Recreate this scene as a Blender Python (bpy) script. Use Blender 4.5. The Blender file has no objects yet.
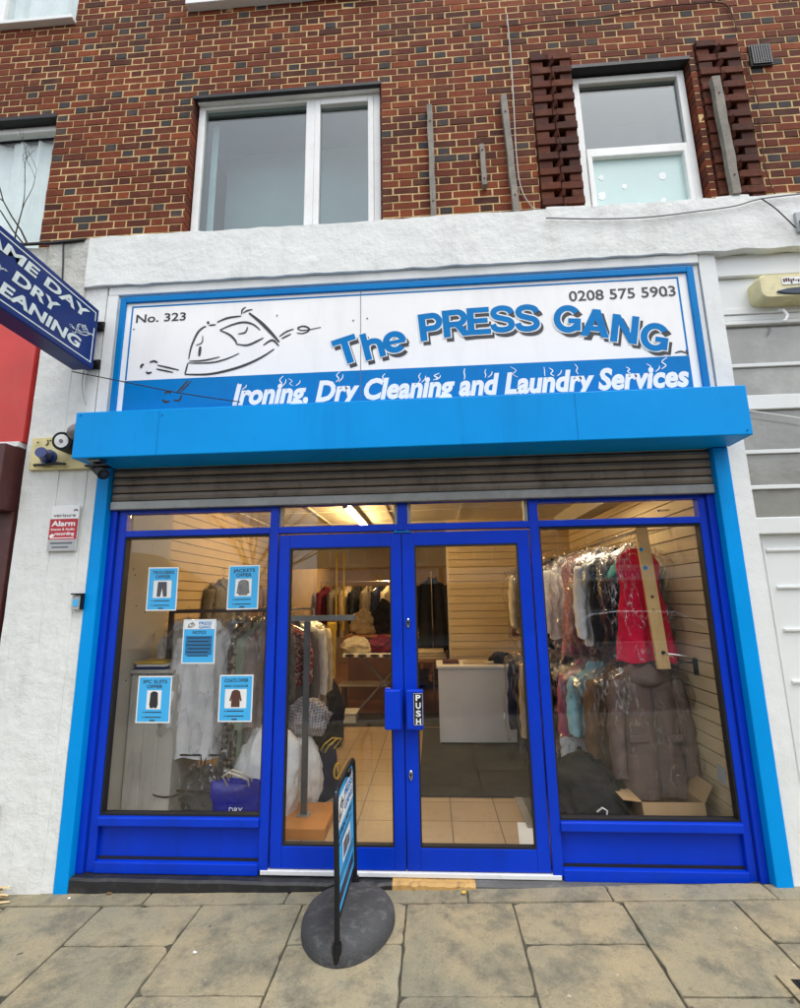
import bpy, bmesh, math, random
from mathutils import Vector, Matrix, noise
R = math.radians
PI = math.pi
random.seed(7)
sc = bpy.context.scene
COL = sc.collection

# ------------------------------------------------------------------ camera
FPX, TH, YA, RO = 485.0, R(11.1), R(-3.52), R(-0.94)
_cy, _sy, _ct, _st, _cr, _sr = math.cos(YA), math.sin(YA), math.cos(TH), math.sin(TH), math.cos(RO), math.sin(RO)
_F = Vector((_sy*_ct, _cy*_ct, _st)); _Rt = Vector((_cy, -_sy, 0)); _U = _Rt.cross(_F)
CX = _cr*_Rt + _sr*_U
CY = -_sr*_Rt + _cr*_U
CAM = Vector((0, -3.1, 1.6119))
cam = bpy.data.objects.new('camera', bpy.data.cameras.new('camera'))
COL.objects.link(cam)
m = Matrix((CX, CY, -_F)).transposed().to_4x4()
m.translation = CAM
cam.matrix_world = m
cam.data.sensor_fit = 'VERTICAL'; cam.data.sensor_height = 24.0
cam.data.lens = FPX/1008*24.0
cam.data.clip_start = 0.05; cam.data.clip_end = 600
sc.camera = cam

def P(px, py, y=0.0):
    """where the line of sight measured on the photograph meets the vertical plane at depth y (used to read off real sizes)"""
    d = (px-400)/FPX*CX - (py-504)/FPX*CY + _F
    return CAM + d*((y-CAM.y)/d.y)

def gz(x):                       # the pavement rises gently to the right
    return 0.0264*(x+0.2)

# ------------------------------------------------------------------ materials
def _new(name):
    mt = bpy.data.materials.new(name); mt.use_nodes = True
    nt = mt.node_tree
    for n in list(nt.nodes): nt.nodes.remove(n)
    out = nt.nodes.new('ShaderNodeOutputMaterial')
    return mt, nt, out

def N(nt, t, **kw):
    n = nt.nodes.new(t)
    for k, v in kw.items():
        if k in n.inputs.keys(): n.inputs[k].default_value = v
        else: setattr(n, k, v)
    return n

def rgb(c): return (c[0], c[1], c[2], 1)

def mixc(nt, fac, a, b, blend='MIX'):
    n = nt.nodes.new('ShaderNodeMix'); n.data_type = 'RGBA'; n.blend_type = blend
    for sock, v in ((n.inputs[0], fac), (n.inputs[6], a), (n.inputs[7], b)):
        if hasattr(v, 'is_output'): nt.links.new(v, sock)
        else: sock.default_value = v if not isinstance(v, tuple) else rgb(v)
    return n.outputs[2]

def ramp(nt, inp, p0, p1, c0=(0,0,0), c1=(1,1,1)):
    n = nt.nodes.new('ShaderNodeValToRGB')
    n.color_ramp.elements[0].position = p0; n.color_ramp.elements[1].position = p1
    n.color_ramp.elements[0].color = rgb(c0); n.color_ramp.elements[1].color = rgb(c1)
    nt.links.new(inp, n.inputs[0]); return n.outputs[0]

def nz(nt, scale, detail=4, rough=.55, vec=None, stretch=None):
    tc = nt.nodes.new('ShaderNodeNewGeometry').outputs['Position'] if vec is None else vec
    if stretch:
        mp = nt.nodes.new('ShaderNodeMapping'); mp.inputs['Scale'].default_value = stretch
        nt.links.new(tc, mp.inputs['Vector']); tc = mp.outputs[0]
    n = N(nt, 'ShaderNodeTexNoise'); n.inputs['Scale'].default_value = scale
    n.inputs['Detail'].default_value = detail; n.inputs['Roughness'].default_value = rough
    nt.links.new(tc, n.inputs['Vector'])
    return n.outputs[0]

def paint(name, col, rough=.5, var=.12, vs=3.0, bump=.0, bs=60, metal=0, spec=.5, dirt=None, dirt_amt=.35, streak=None, coat=0, local=False, scuff=None):
    mt, nt, out = _new(name)
    b = N(nt, 'ShaderNodeBsdfPrincipled')
    vec = None
    if local: vec = nt.nodes.new('ShaderNodeTexCoord').outputs['Object']
    lo = tuple(c*(1-var) for c in col); hi = tuple(min(1, c*(1+var)) for c in col)
    f = nz(nt, vs, 5, .6, vec)
    c = mixc(nt, ramp(nt, f, .3, .7), lo, hi)
    if dirt:
        g = nz(nt, vs*2.3, 8, .7, vec, streak)
        c = mixc(nt, ramp(nt, g, .52, .78, (0,0,0), (dirt_amt,)*3), c, dirt)
    if scuff:
        c = mixc(nt, ramp(nt, nz(nt, 38, 5, .8, vec), .655, .70, (0,0,0), (.55,)*3), c, scuff)
        c = mixc(nt, ramp(nt, nz(nt, 2.2, 8, .8, vec, (3.5,3.5,.35)), .58, .75, (0,0,0), (.4,)*3), c, tuple(x*.55 for x in col))
    nt.links.new(c, b.inputs['Base Color'])
    rn = nz(nt, vs*4, 4, .6, vec)
    rr = N(nt, 'ShaderNodeMapRange'); nt.links.new(rn, rr.inputs[0])
    rr.inputs[3].default_value = max(.02, rough-.1); rr.inputs[4].default_value = min(1, rough+.1)
    nt.links.new(rr.outputs[0], b.inputs['Roughness'])
    b.inputs['Metallic'].default_value = metal
    b.inputs['Specular IOR Level'].default_value = spec
    b.inputs['Coat Weight'].default_value = coat
    if bump:
        bp = N(nt, 'ShaderNodeBump'); bp.inputs['Strength'].default_value = bump; bp.inputs['Distance'].default_value = .01
        nt.links.new(nz(nt, bs, 6, .6, vec), bp.inputs['Height']); nt.links.new(bp.outputs[0], b.inputs['Normal'])
    nt.links.new(b.outputs[0], out.inputs[0])
    return mt

def brick_mat(name, stops, dark, bump=.35):
    mt, nt, out = _new(name)
    b = N(nt, 'ShaderNodeBsdfPrincipled'); b.inputs['Roughness'].default_value = .85; b.inputs['Specular IOR Level'].default_value = .25
    g = nt.nodes.new('ShaderNodeNewGeometry')
    cr = nt.nodes.new('ShaderNodeValToRGB'); cr.color_ramp.interpolation = 'LINEAR'
    els = cr.color_ramp.elements
    els[0].position = 0; els[0].color = rgb(stops[0]); els[1].position = 1; els[1].color = rgb(stops[-1])
    for i, s in enumerate(stops[1:-1]):
        e = els.new((i+1)/(len(stops)-1)); e.color = rgb(s)
    nt.links.new(g.outputs['Random Per Island'], cr.inputs[0])
    f = nz(nt, 45, 6, .7)
    c = mixc(nt, ramp(nt, f, .35, .75, (0,0,0), (.6,)*3), cr.outputs[0], dark)
    f2 = nz(nt, 9, 5, .7)
    c = mixc(nt, ramp(nt, f2, .5, .8, (0,0,0), (.35,)*3), c, (.30,.13,.06))
    f3 = nz(nt, 1.1, 4, .6)
    c = mixc(nt, ramp(nt, f3, .45, .75, (0,0,0), (.45,)*3), c, dark)
    nt.links.new(c, b.inputs['Base Color'])
    bp = N(nt, 'ShaderNodeBump'); bp.inputs['Strength'].default_value = bump; bp.inputs['Distance'].default_value = .006
    nt.links.new(nz(nt, 110, 6, .7), bp.inputs['Height']); nt.links.new(bp.outputs[0], b.inputs['Normal'])
    nt.links.new(b.outputs[0], out.inputs[0]); return mt

def slab_mat():
    mt, nt, out = _new('paving_slab')
    b = N(nt, 'ShaderNodeBsdfPrincipled'); b.inputs['Roughness'].default_value = .8; b.inputs['Specular IOR Level'].default_value = .3
    g = nt.nodes.new('ShaderNodeNewGeometry')
    c = mixc(nt, g.outputs['Random Per Island'], (.185,.174,.122), (.285,.264,.184))
    c = mixc(nt, ramp(nt, nz(nt, 1.7, 8, .7), .40, .62, (0,0,0), (.95,)*3), c, (.35,.285,.17))
    c = mixc(nt, ramp(nt, nz(nt, 4.2, 9, .75), .47, .66, (0,0,0), (.9,)*3), c, (.11,.108,.085))
    c = mixc(nt, ramp(nt, nz(nt, 16, 8, .8), .54, .70, (0,0,0), (.55,)*3), c, (.095,.09,.068))
    c = mixc(nt, ramp(nt, nz(nt, 27, 7, .8), .57, .72, (0,0,0), (.45,)*3), c, (.36,.34,.26))
    c = mixc(nt, ramp(nt, nz(nt, 120, 4, .85), .54, .66, (0,0,0), (.6,)*3), c, (.075,.07,.055))
    c = mixc(nt, ramp(nt, nz(nt, 170, 4, .85), .57, .68, (0,0,0), (.5,)*3), c, (.45,.43,.35))
    # trodden gum and paint spots
    for scale, lim, col, a in ((7.0, .060, (.055,.05,.042), .8), (13.0, .045, (.07,.065,.055), .75), (9.0, .035, (.55,.53,.47), .7), (3.1, .05, (.10,.092,.075), .6)):
        v = N(nt, 'ShaderNodeTexVoronoi'); v.inputs['Scale'].default_value = scale; v.inputs['Randomness'].default_value = 1
        wp = nt.nodes.new('ShaderNodeVectorMath'); wp.operation = 'MULTIPLY_ADD'
        nn = nt.nodes.new('ShaderNodeTexNoise'); nn.inputs['Scale'].default_value = 30
        nt.links.new(g.outputs['Position'], nn.inputs['Vector'])
        nt.links.new(nn.outputs['Color'], wp.inputs[0]); wp.inputs[1].default_value = (.03,.03,.03)
        nt.links.new(g.outputs['Position'], wp.inputs[2]); nt.links.new(wp.outputs[0], v.inputs['Vector'])
        sel = N(nt, 'ShaderNodeSeparateColor'); nt.links.new(v.outputs['Color'], sel.inputs[0])
        keep = N(nt, 'ShaderNodeMath', operation='GREATER_THAN'); nt.links.new(sel.outputs[0], keep.inputs[0]); keep.inputs[1].default_value = .62
        mul = N(nt, 'ShaderNodeMath', operation='MULTIPLY')
        nt.links.new(ramp(nt, v.outputs['Distance'], lim, lim*1.7, (a,a,a), (0,0,0)), mul.inputs[0]); nt.links.new(keep.outputs[0], mul.inputs[1])
        c = mixc(nt, mul.outputs[0], c, col)
    nt.links.new(c, b.inputs['Base Color'])
    bp = N(nt, 'ShaderNodeBump'); bp.inputs['Strength'].default_value = .45; bp.inputs['Distance'].default_value = .004
    nt.links.new(nz(nt, 130, 8, .75), bp.inputs['Height'])
    b2 = N(nt, 'ShaderNodeBump'); b2.inputs['Strength'].default_value = .3; b2.inputs['Distance'].default_value = .02
    nt.links.new(nz(nt, 12, 5, .6), b2.inputs['Height']); nt.links.new(b2.outputs[0], bp.inputs['Normal'])
    nt.links.new(bp.outputs[0], b.inputs['Normal'])
    nt.links.new(b.outputs[0], out.inputs[0]); return mt

def render_mat(name, col, stain, amt=.5, lump=.8):
    """painted render: trowel lumps, rain streaks and grime with a shape of their own"""
    mt, nt, out = _new(name)
    b = N(nt, 'ShaderNodeBsdfPrincipled'); b.inputs['Roughness'].default_value = .6; b.inputs['Specular IOR Level'].default_value = .3
    c = mixc(nt, ramp(nt, nz(nt, 1.6, 6, .65), .3, .75), tuple(x*.93 for x in col), col)
    c = mixc(nt, ramp(nt, nz(nt, 6, 7, .7, None, (1,1,.22)), .52, .8, (0,0,0), (amt,)*3), c, stain)
    c = mixc(nt, ramp(nt, nz(nt, 26, 6, .75), .62, .75, (0,0,0), (amt*.9,)*3), c, tuple(x*.5 for x in stain))
    nt.links.new(c, b.inputs['Base Color'])
    bp = N(nt, 'ShaderNodeBump'); bp.inputs['Strength'].default_value = lump; bp.inputs['Distance'].default_value = .03
    nt.links.new(nz(nt, 9, 6, .62), bp.inputs['Height'])
    b2 = N(nt, 'ShaderNodeBump'); b2.inputs['Strength'].default_value = .3; b2.inputs['Distance'].default_value = .004
    nt.links.new(nz(nt, 90, 5, .7), b2.inputs['Height']); nt.links.new(bp.outputs[0], b2.inputs['Normal'])
    nt.links.new(b2.outputs[0], b.inputs['Normal'])
    nt.links.new(b.outputs[0], out.inputs[0]); return mt

def glass_mat(name, tint=(1,1,1), boost=1.0, rough=0.0, wob=.0):
    mt, nt, out = _new(name)
    t = N(nt, 'ShaderNodeBsdfTransparent'); t.inputs[0].default_value = rgb(tint)
    g = N(nt, 'ShaderNodeBsdfGlossy'); g.inputs['Roughness'].default_value = rough
    fr = N(nt, 'ShaderNodeFresnel'); fr.inputs[0].default_value = 1.5
    geo = nt.nodes.new('ShaderNodeNewGeometry')
    # keep the front-side Fresnel value on both faces of the sheet
    lw = N(nt, 'ShaderNodeLayerWeight'); lw.inputs[0].default_value = .5
    mr = N(nt, 'ShaderNodeMath', operation='POWER'); nt.links.new(lw.outputs['Facing'], mr.inputs[0]); mr.inputs[1].default_value = 5.0
    ma = N(nt, 'ShaderNodeMath', operation='MULTIPLY_ADD'); nt.links.new(mr.outputs[0], ma.inputs[0]); ma.inputs[1].default_value = .96*boost; ma.inputs[2].default_value = .04*boost
    ma.use_clamp = True
    mx = nt.nodes.new('ShaderNodeMixShader'); nt.links.new(ma.outputs[0], mx.inputs[0])
    nt.links.new(t.outputs[0], mx.inputs[1]); nt.links.new(g.outputs[0], mx.inputs[2])
    if wob:
        bp = N(nt, 'ShaderNodeBump'); bp.inputs['Strength'].default_value = wob; bp.inputs['Distance'].default_value = .01
        nt.links.new(nz(nt, 2.5, 2, .5), bp.inputs['Height']); nt.links.new(bp.outputs[0], g.inputs['Normal'])
    nt.links.new(mx.outputs[0], out.inputs[0]); return mt

def film_mat():
    mt, nt, out = _new('clear_film')
    vec = nt.nodes.new('ShaderNodeTexCoord').outputs['Object']
    t = N(nt, 'ShaderNodeBsdfTransparent'); t.inputs[0].default_value = (.99,.99,.99,1)
    g = N(nt, 'ShaderNodeBsdfGlossy'); g.inputs['Roughness'].default_value = .11
    bp = N(nt, 'ShaderNodeBump'); bp.inputs['Strength'].default_value = 1.0; bp.inputs['Distance'].default_value = .05
    nt.links.new(nz(nt, 8, 5, .62, vec, (1,1,.4)), bp.inputs['Height']); nt.links.new(bp.outputs[0], g.inputs['Normal'])
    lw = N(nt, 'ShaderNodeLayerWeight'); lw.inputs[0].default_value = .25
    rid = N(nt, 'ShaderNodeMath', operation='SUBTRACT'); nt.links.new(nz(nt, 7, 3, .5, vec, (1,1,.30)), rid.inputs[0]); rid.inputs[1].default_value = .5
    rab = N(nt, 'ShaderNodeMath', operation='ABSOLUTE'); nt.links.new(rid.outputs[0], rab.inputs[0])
    crease_glint = ramp(nt, rab.outputs[0], .002, .016, (.30,)*3, (0,0,0))  # noise ridges of extra gloss, painted in as highlights on the film wrinkles
    ma = N(nt, 'ShaderNodeMath', operation='MULTIPLY_ADD'); nt.links.new(lw.outputs['Facing'], ma.inputs[0]); ma.inputs[1].default_value = .24; nt.links.new(crease_glint, ma.inputs[2])
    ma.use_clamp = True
    mx = nt.nodes.new('ShaderNodeMixShader'); nt.links.new(ma.outputs[0], mx.inputs[0])
    nt.links.new(t.outputs[0], mx.inputs[1]); nt.links.new(g.outputs[0], mx.inputs[2])
    nt.links.new(mx.outputs[0], out.inputs[0]); return mt

def cloth(name, col, pat=None, pscale=60, var=.18):
    mt, nt, out = _new(name)
    b = N(nt, 'ShaderNodeBsdfPrincipled'); b.inputs['Roughness'].default_value = .85; b.inputs['Specular IOR Level'].default_value = .2
    vec = nt.nodes.new('ShaderNodeTexCoord').outputs['Object']
    c = mixc(nt, ramp(nt, nz(nt, 7, 5, .6, vec), .3, .7), tuple(x*(1-var) for x in col), tuple(min(1, x*(1+var)) for x in col))
    if pat:
        kind, pc = pat
        if kind == 'spots':
            v = N(nt, 'ShaderNodeTexVoronoi'); v.inputs['Scale'].default_value = pscale; nt.links.new(vec, v.inputs['Vector']); v.inputs['Randomness'].default_value = .35
            c = mixc(nt, ramp(nt, v.outputs['Distance'], .3, .38, (1,1,1), (0,0,0)), c, pc)
        elif kind == 'check':
            for ax in ('X', 'Z'):
                w = N(nt, 'ShaderNodeTexWave'); w.bands_direction = ax; w.inputs['Scale'].default_value = pscale/10; nt.links.new(vec, w.inputs['Vector'])
                c = mixc(nt, ramp(nt, w.outputs[0], .55, .7, (0,0,0), (.6,)*3), c, pc)
        elif kind == 'flowers':
            c = mixc(nt, ramp(nt, nz(nt, pscale, 2, .5, vec), .52, .58), c, pc)
        elif kind == 'stripe':
            w = N(nt, 'ShaderNodeTexWave'); w.bands_direction = 'X'; w.inputs['Scale'].default_value = pscale/10; nt.links.new(vec, w.inputs['Vector'])
            c = mixc(nt, ramp(nt, w.outputs[0], .6, .7, (0,0,0), (.8,)*3), c, pc)
    nt.links.new(c, b.inputs['Base Color'])
    bp = N(nt, 'ShaderNodeBump'); bp.inputs['Strength'].default_value = .35; bp.inputs['Distance'].default_value = .01
    nt.links.new(nz(nt, 22, 5, .6, vec), bp.inputs['Height']); nt.links.new(bp.outputs[0], b.inputs['Normal'])
    nt.links.new(b.outputs[0], out.inputs[0]); return mt

def emit(name, col, s):
    mt, nt, out = _new(name)
    e = N(nt, 'ShaderNodeEmission'); e.inputs[0].default_value = rgb(col); e.inputs[1].default_value = s
    nt.links.new(e.outputs[0], out.inputs[0]); return mt

def tile_mat():
    mt, nt, out = _new('floor_tile')
    b = N(nt, 'ShaderNodeBsdfPrincipled'); b.inputs['Roughness'].default_value = .35
    geo = nt.nodes.new('ShaderNodeNewGeometry')
    mp = nt.nodes.new('ShaderNodeMapping'); mp.inputs['Location'].default_value = (.235, -.03, 0); nt.links.new(geo.outputs['Position'], mp.inputs[0])
    br = N(nt, 'ShaderNodeTexBrick'); br.offset = 0; br.inputs['Scale'].default_value = 1; br.inputs['Brick Width'].default_value = .33; br.inputs['Row Height'].default_value = .33
    br.inputs['Mortar Size'].default_value = .004; br.inputs['Mortar Smooth'].default_value = .2; br.inputs['Bias'].default_value = 0
    br.inputs['Color1'].default_value = (.46,.34,.21,1); br.inputs['Color2'].default_value = (.40,.29,.17,1); br.inputs['Mortar'].default_value = (.09,.075,.06,1)
    nt.links.new(mp.outputs[0], br.inputs[0])
    c = mixc(nt, ramp(nt, nz(nt, 14, 7, .7), .5, .75, (0,0,0), (.45,)*3), br.outputs[0], (.27,.19,.11))
    nt.links.new(c, b.inputs['Base Color'])
    nt.links.new(b.outputs[0], out.inputs[0]); return mt

M = {}
M['brick'] = brick_mat('red_brick', [(.045,.014,.010), (.125,.022,.008), (.19,.034,.010), (.085,.017,.008), (.28,.058,.013), (.14,.025,.008), (.21,.040,.010), (.062,.015,.009)], (.05,.018,.012))
M['brick_dark'] = brick_mat('dark_red_brick', [(.10,.024,.012), (.15,.036,.015), (.065,.020,.013), (.125,.030,.014)], (.03,.014,.011))
M['brick_flint'] = brick_mat('blue_grey_brick', [(.045,.042,.045), (.06,.05,.05), (.035,.032,.035)], (.03,.025,.025))
M['mortar'] = paint('cream_mortar', (.64,.46,.22), .95, .2, 12, .5, 140, dirt=(.22,.15,.09), dirt_amt=.6)
M['render'] = render_mat('white_render', (.765,.785,.76), (.42,.43,.38), .5, .42)
M['render_clean'] = render_mat('white_paint_render', (.78,.80,.785), (.50,.52,.48), .45, .16)
M['pilaster'] = render_mat('stained_pilaster', (.52,.52,.47), (.10,.10,.075), .85)
M['upvc'] = paint('white_upvc', (.80,.81,.79), .35, .04, 4, dirt=(.4,.4,.36), dirt_amt=.25)
M['glass'] = glass_mat('window_glass', (.985,.99,.99), .88, 0, .006)
M['glass_up'] = glass_mat('upper_window_glass', (.80,.88,.88), 2.8, 0, .03)
M['blue'] = paint('royal_blue_paint', (.0003,.038,.52), .38, .10, 2, .03, 40, spec=.25, scuff=(.03,.10,.55), dirt=(.004,.025,.22), dirt_amt=.55, streak=(1,1,.2))
M['gasket_and_shade'] = paint('dark_gasket_shade', (.008,.008,.010), .6)  # black of the gaskets, also the shade painted at upstairs window heads
M['sky_blue'] = paint('bright_blue_paint', (.0,.285,.74), .42, .08, 1.5, .05, 30, spec=.12, scuff=(.06,.34,.70), dirt=(.0,.16,.50), dirt_amt=.6, streak=(1,1,.12))
M['sign_white'] = paint('sign_white', (.86,.86,.85), .4, .04, 1.2, dirt=(.55,.56,.56), dirt_amt=.35, streak=(1,1,.25))
M['sign_blue'] = paint('sign_blue', (.0,.185,.50), .4, .07, 2, spec=.12, dirt=(.0,.10,.36), dirt_amt=.4)
M['ink'] = paint('black_ink', (.022,.022,.026), .5)
M['grey_ink'] = paint('grey_ink', (.10,.11,.13), .5)
M['white_ink'] = paint('white_ink', (.82,.83,.83), .5, .04)
M['dull_white_ink'] = paint('weathered_white_letters', (.62,.68,.64), .5, .12, 20)
M['navy'] = paint('navy_sign', (.002,.020,.13), .35, .15, 3, .02, 40, spec=.3, dirt=(.002,.006,.04), dirt_amt=.6)
M['shutter'] = paint('dirty_shutter_steel', (.20,.165,.135), .5, .25, 5, .05, 40, metal=.2, dirt=(.05,.04,.033), dirt_amt=.8, streak=(1,1,.4))
M['alu'] = paint('dull_aluminium', (.26,.265,.255), .45, .15, 6, .03, 60, metal=.6, dirt=(.12,.12,.11), dirt_amt=.5)
M['white_metal'] = paint('white_metal', (.78,.79,.78), .35, .05, 4, dirt=(.4,.4,.38), dirt_amt=.3)
M['black_plastic'] = paint('black_plastic', (.010,.010,.011), .5, spec=.25, var=.2, vs=8)#, .2, 8)
M['grey_plastic'] = paint('grey_plastic', (.16,.16,.165), .35, .1, 8)
M['rubber'] = paint('worn_grey_rubber', (.050,.051,.053), .75, .3, 7, .9, 70, dirt=(.21,.21,.20), dirt_amt=.75)
M['plinth_black'] = paint('black_painted_step', (.016,.016,.018), .5, .25, 6, .2, 40, dirt=(.10,.10,.09), dirt_amt=.5)
M['plinth_grey'] = paint('grey_cement_step', (.10,.10,.098), .8, .25, 6, .5, 60, dirt=(.25,.24,.2), dirt_amt=.6)
M['pine'] = paint('raw_pine', (.74,.50,.22), .6, .15, 5, .1, 30, dirt=(.32,.18,.06), dirt_amt=.5, streak=(1,1,.08), local=True)
M['timber_grey'] = paint('weathered_timber', (.24,.22,.185), .85, .25, 8, .5, 60, dirt=(.09,.08,.065), dirt_amt=.6, streak=(1,1,.12))
M['cardboard'] = paint('cardboard', (.42,.27,.13), .85, .1, 5, .1, 40)
M['slab'] = slab_mat()
M['joint'] = paint('joint_dirt', (.060,.055,.040), .95, .5, 14, .6, 80)
M['asphalt'] = paint('asphalt', (.040,.040,.042), .9, .2, 8, .7, 160)
M['dark_paving'] = paint('grey_paving', (.13,.125,.115), .8, .2, 2)  # dry grey paving, coloured darker to weaken its haze in the shop glass
M['kerb'] = paint('kerb_stone', (.28,.27,.25), .85, .15, 6, .4, 70)
M['slat'] = paint('beige_slatboard', (.60,.465,.27), .5, .06, 2, dirt=(.45,.36,.24), dirt_amt=.3)
M['plain_wall'] = paint('magnolia_wall', (.50,.46,.38), .7, .07, 2, .1, 30, dirt=(.34,.30,.24), dirt_amt=.4)
M['ochre_wall'] = paint('ochre_wall', (.36,.25,.12), .75, .1, 2, dirt=(.22,.15,.08), dirt_amt=.5)
M['ceiling'] = paint('ceiling_board', (.66,.62,.54), .8, .05, 2)
M['tile'] = tile_mat()
M['wood_floor'] = paint('orange_floor', (.30,.14,.05), .5, .2, 4)
M['mat_dark'] = paint('charcoal_mat', (.026,.024,.021), .95, .2, 9, .6, 200)
M['orange_wood'] = paint('orange_wood', (.50,.20,.045), .4, .15, 4, dirt=(.3,.11,.02), dirt_amt=.5, streak=(.2,1,1))
M['brown_wood'] = paint('brown_wood', (.16,.075,.03), .5, .2, 4)
M['steel'] = paint('brushed_steel', (.42,.42,.41), .35, .1, 6, metal=.8)
M['brown_metal'] = paint('dark_brown_metal', (.045,.026,.02), .45, .2, 5)
M['chrome'] = paint('chrome', (.65,.65,.65), .18, .05, 6, metal=1)
M['counter'] = paint('white_counter', (.82,.82,.82), .45, .03, 1.5, dirt=(.5,.5,.48), dirt_amt=.2)
M['cabinet'] = paint('old_white_boards', (.60,.57,.50), .6, .1, 5, .2, 30, dirt=(.25,.22,.17), dirt_amt=.6, streak=(1,1,.15))
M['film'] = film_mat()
M['poly_bag'] = paint('white_polythene', (.74,.74,.72), .28, .06, 6, .5, 11)
M['paper'] = paint('paper', (.78,.78,.75), .7, .03)
M['poster'] = paint('poster_blue', (.05,.42,.80), .45, .05, 3)
M['poster_dark'] = paint('poster_block_blue', (.015,.16,.36), .45, .05, 3)
M['tube'] = emit('lit_tube', (1.0,.66,.28), 60.0)
M['panel_light'] = emit('lit_panel', (1.0,.82,.58), 28.0)
M['bulb'] = emit('small_bulb', (1.0,.8,.45), 12.0)
M['red_sign'] = paint('faded_red_sign', (.58,.042,.034), .5, .12, 2.5, dirt=(.45,.10,.08), dirt_amt=.6, streak=(1,1,.3))
M['maroon'] = paint('maroon_paint', (.075,.018,.016), .5, .2, 3, dirt=(.16,.09,.08), dirt_amt=.4)
M['frosted'] = paint('frosted_pane', (.50,.66,.64), .35, .06, 2, spec=.5)
M['flake'] = paint('peeled_patch', (.80,.85,.84), .5)
M['curtain'] = paint('net_curtain', (.80,.90,.89), .9, .08, 6)
M['pane_tone_sheet'] = paint('grey_pane_tone', (.55,.62,.62), .8, .1, 2)  # pale tone chosen to lighten the wide upstairs pane
M['room'] = paint('dim_room', (.16,.17,.17), .9)
M['reeded'] = paint('obscured_glass', (.24,.24,.215), .14, .3, 1.6, .12, 18, spec=.9, dirt=(.42,.42,.38), dirt_amt=.6)
M['door_white'] = paint('white_door_paint', (.72,.745,.735), .4, .04, 1.5, .05, 12, dirt=(.6,.62,.6), dirt_amt=.3)
M['yellow_board'] = paint('yellowed_board', (.76,.67,.34), .65, .12, 6, dirt=(.3,.22,.1), dirt_amt=.5)
M['cream_plastic'] = paint('yellowed_cream_plastic', (.66,.60,.34), .4, .1, 8, dirt=(.34,.30,.18), dirt_amt=.5)
M['dark_blue_lens'] = paint('dark_blue_lens', (.005,.02,.045), .15)
M['alarm_red'] = paint('alarm_red', (.42,.010,.022), .45)
M['silver'] = paint('silver_band', (.40,.42,.43), .4, .08)
M['rust'] = paint('rusty_iron', (.085,.035,.02), .85, .3, 14, .6, 70)
M['husk'] = paint('dry_husk', (.52,.40,.22), .85, .2, 14)
M['leaf_brown'] = paint('dead_leaf', (.30,.16,.05), .85, .3, 20)
M['twig'] = paint('twig_bark', (.055,.038,.03), .9)
M['wire'] = paint('black_wire', (.012,.012,.013), .6)
M['pale_wire'] = paint('pale_cable', (.42,.40,.36), .6, .2, 8)
M['ply'] = paint('stained_threshold_board', (.55,.33,.11), .7, .2, 7, .1, 40, dirt=(.03,.02,.012), dirt_amt=.8)
M['far_brick'] = paint('street_brick', (.17,.09,.06), .9, .2, .8)
M['far_roof'] = paint('street_roof', (.06,.05,.05), .9)
M['far_white'] = paint('street_white', (.75,.75,.73), .6)
M['far_glass'] = paint('street_glass', (.03,.035,.04), .12)
M['car_paint'] = paint('silver_car_paint', (.30,.31,.33), .25, .03, 1, metal=.5, coat=1)
M['car_glass'] = paint('car_glass', (.015,.017,.02), .08)
M['tyre'] = paint('tyre', (.02,.02,.02), .9)

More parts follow.
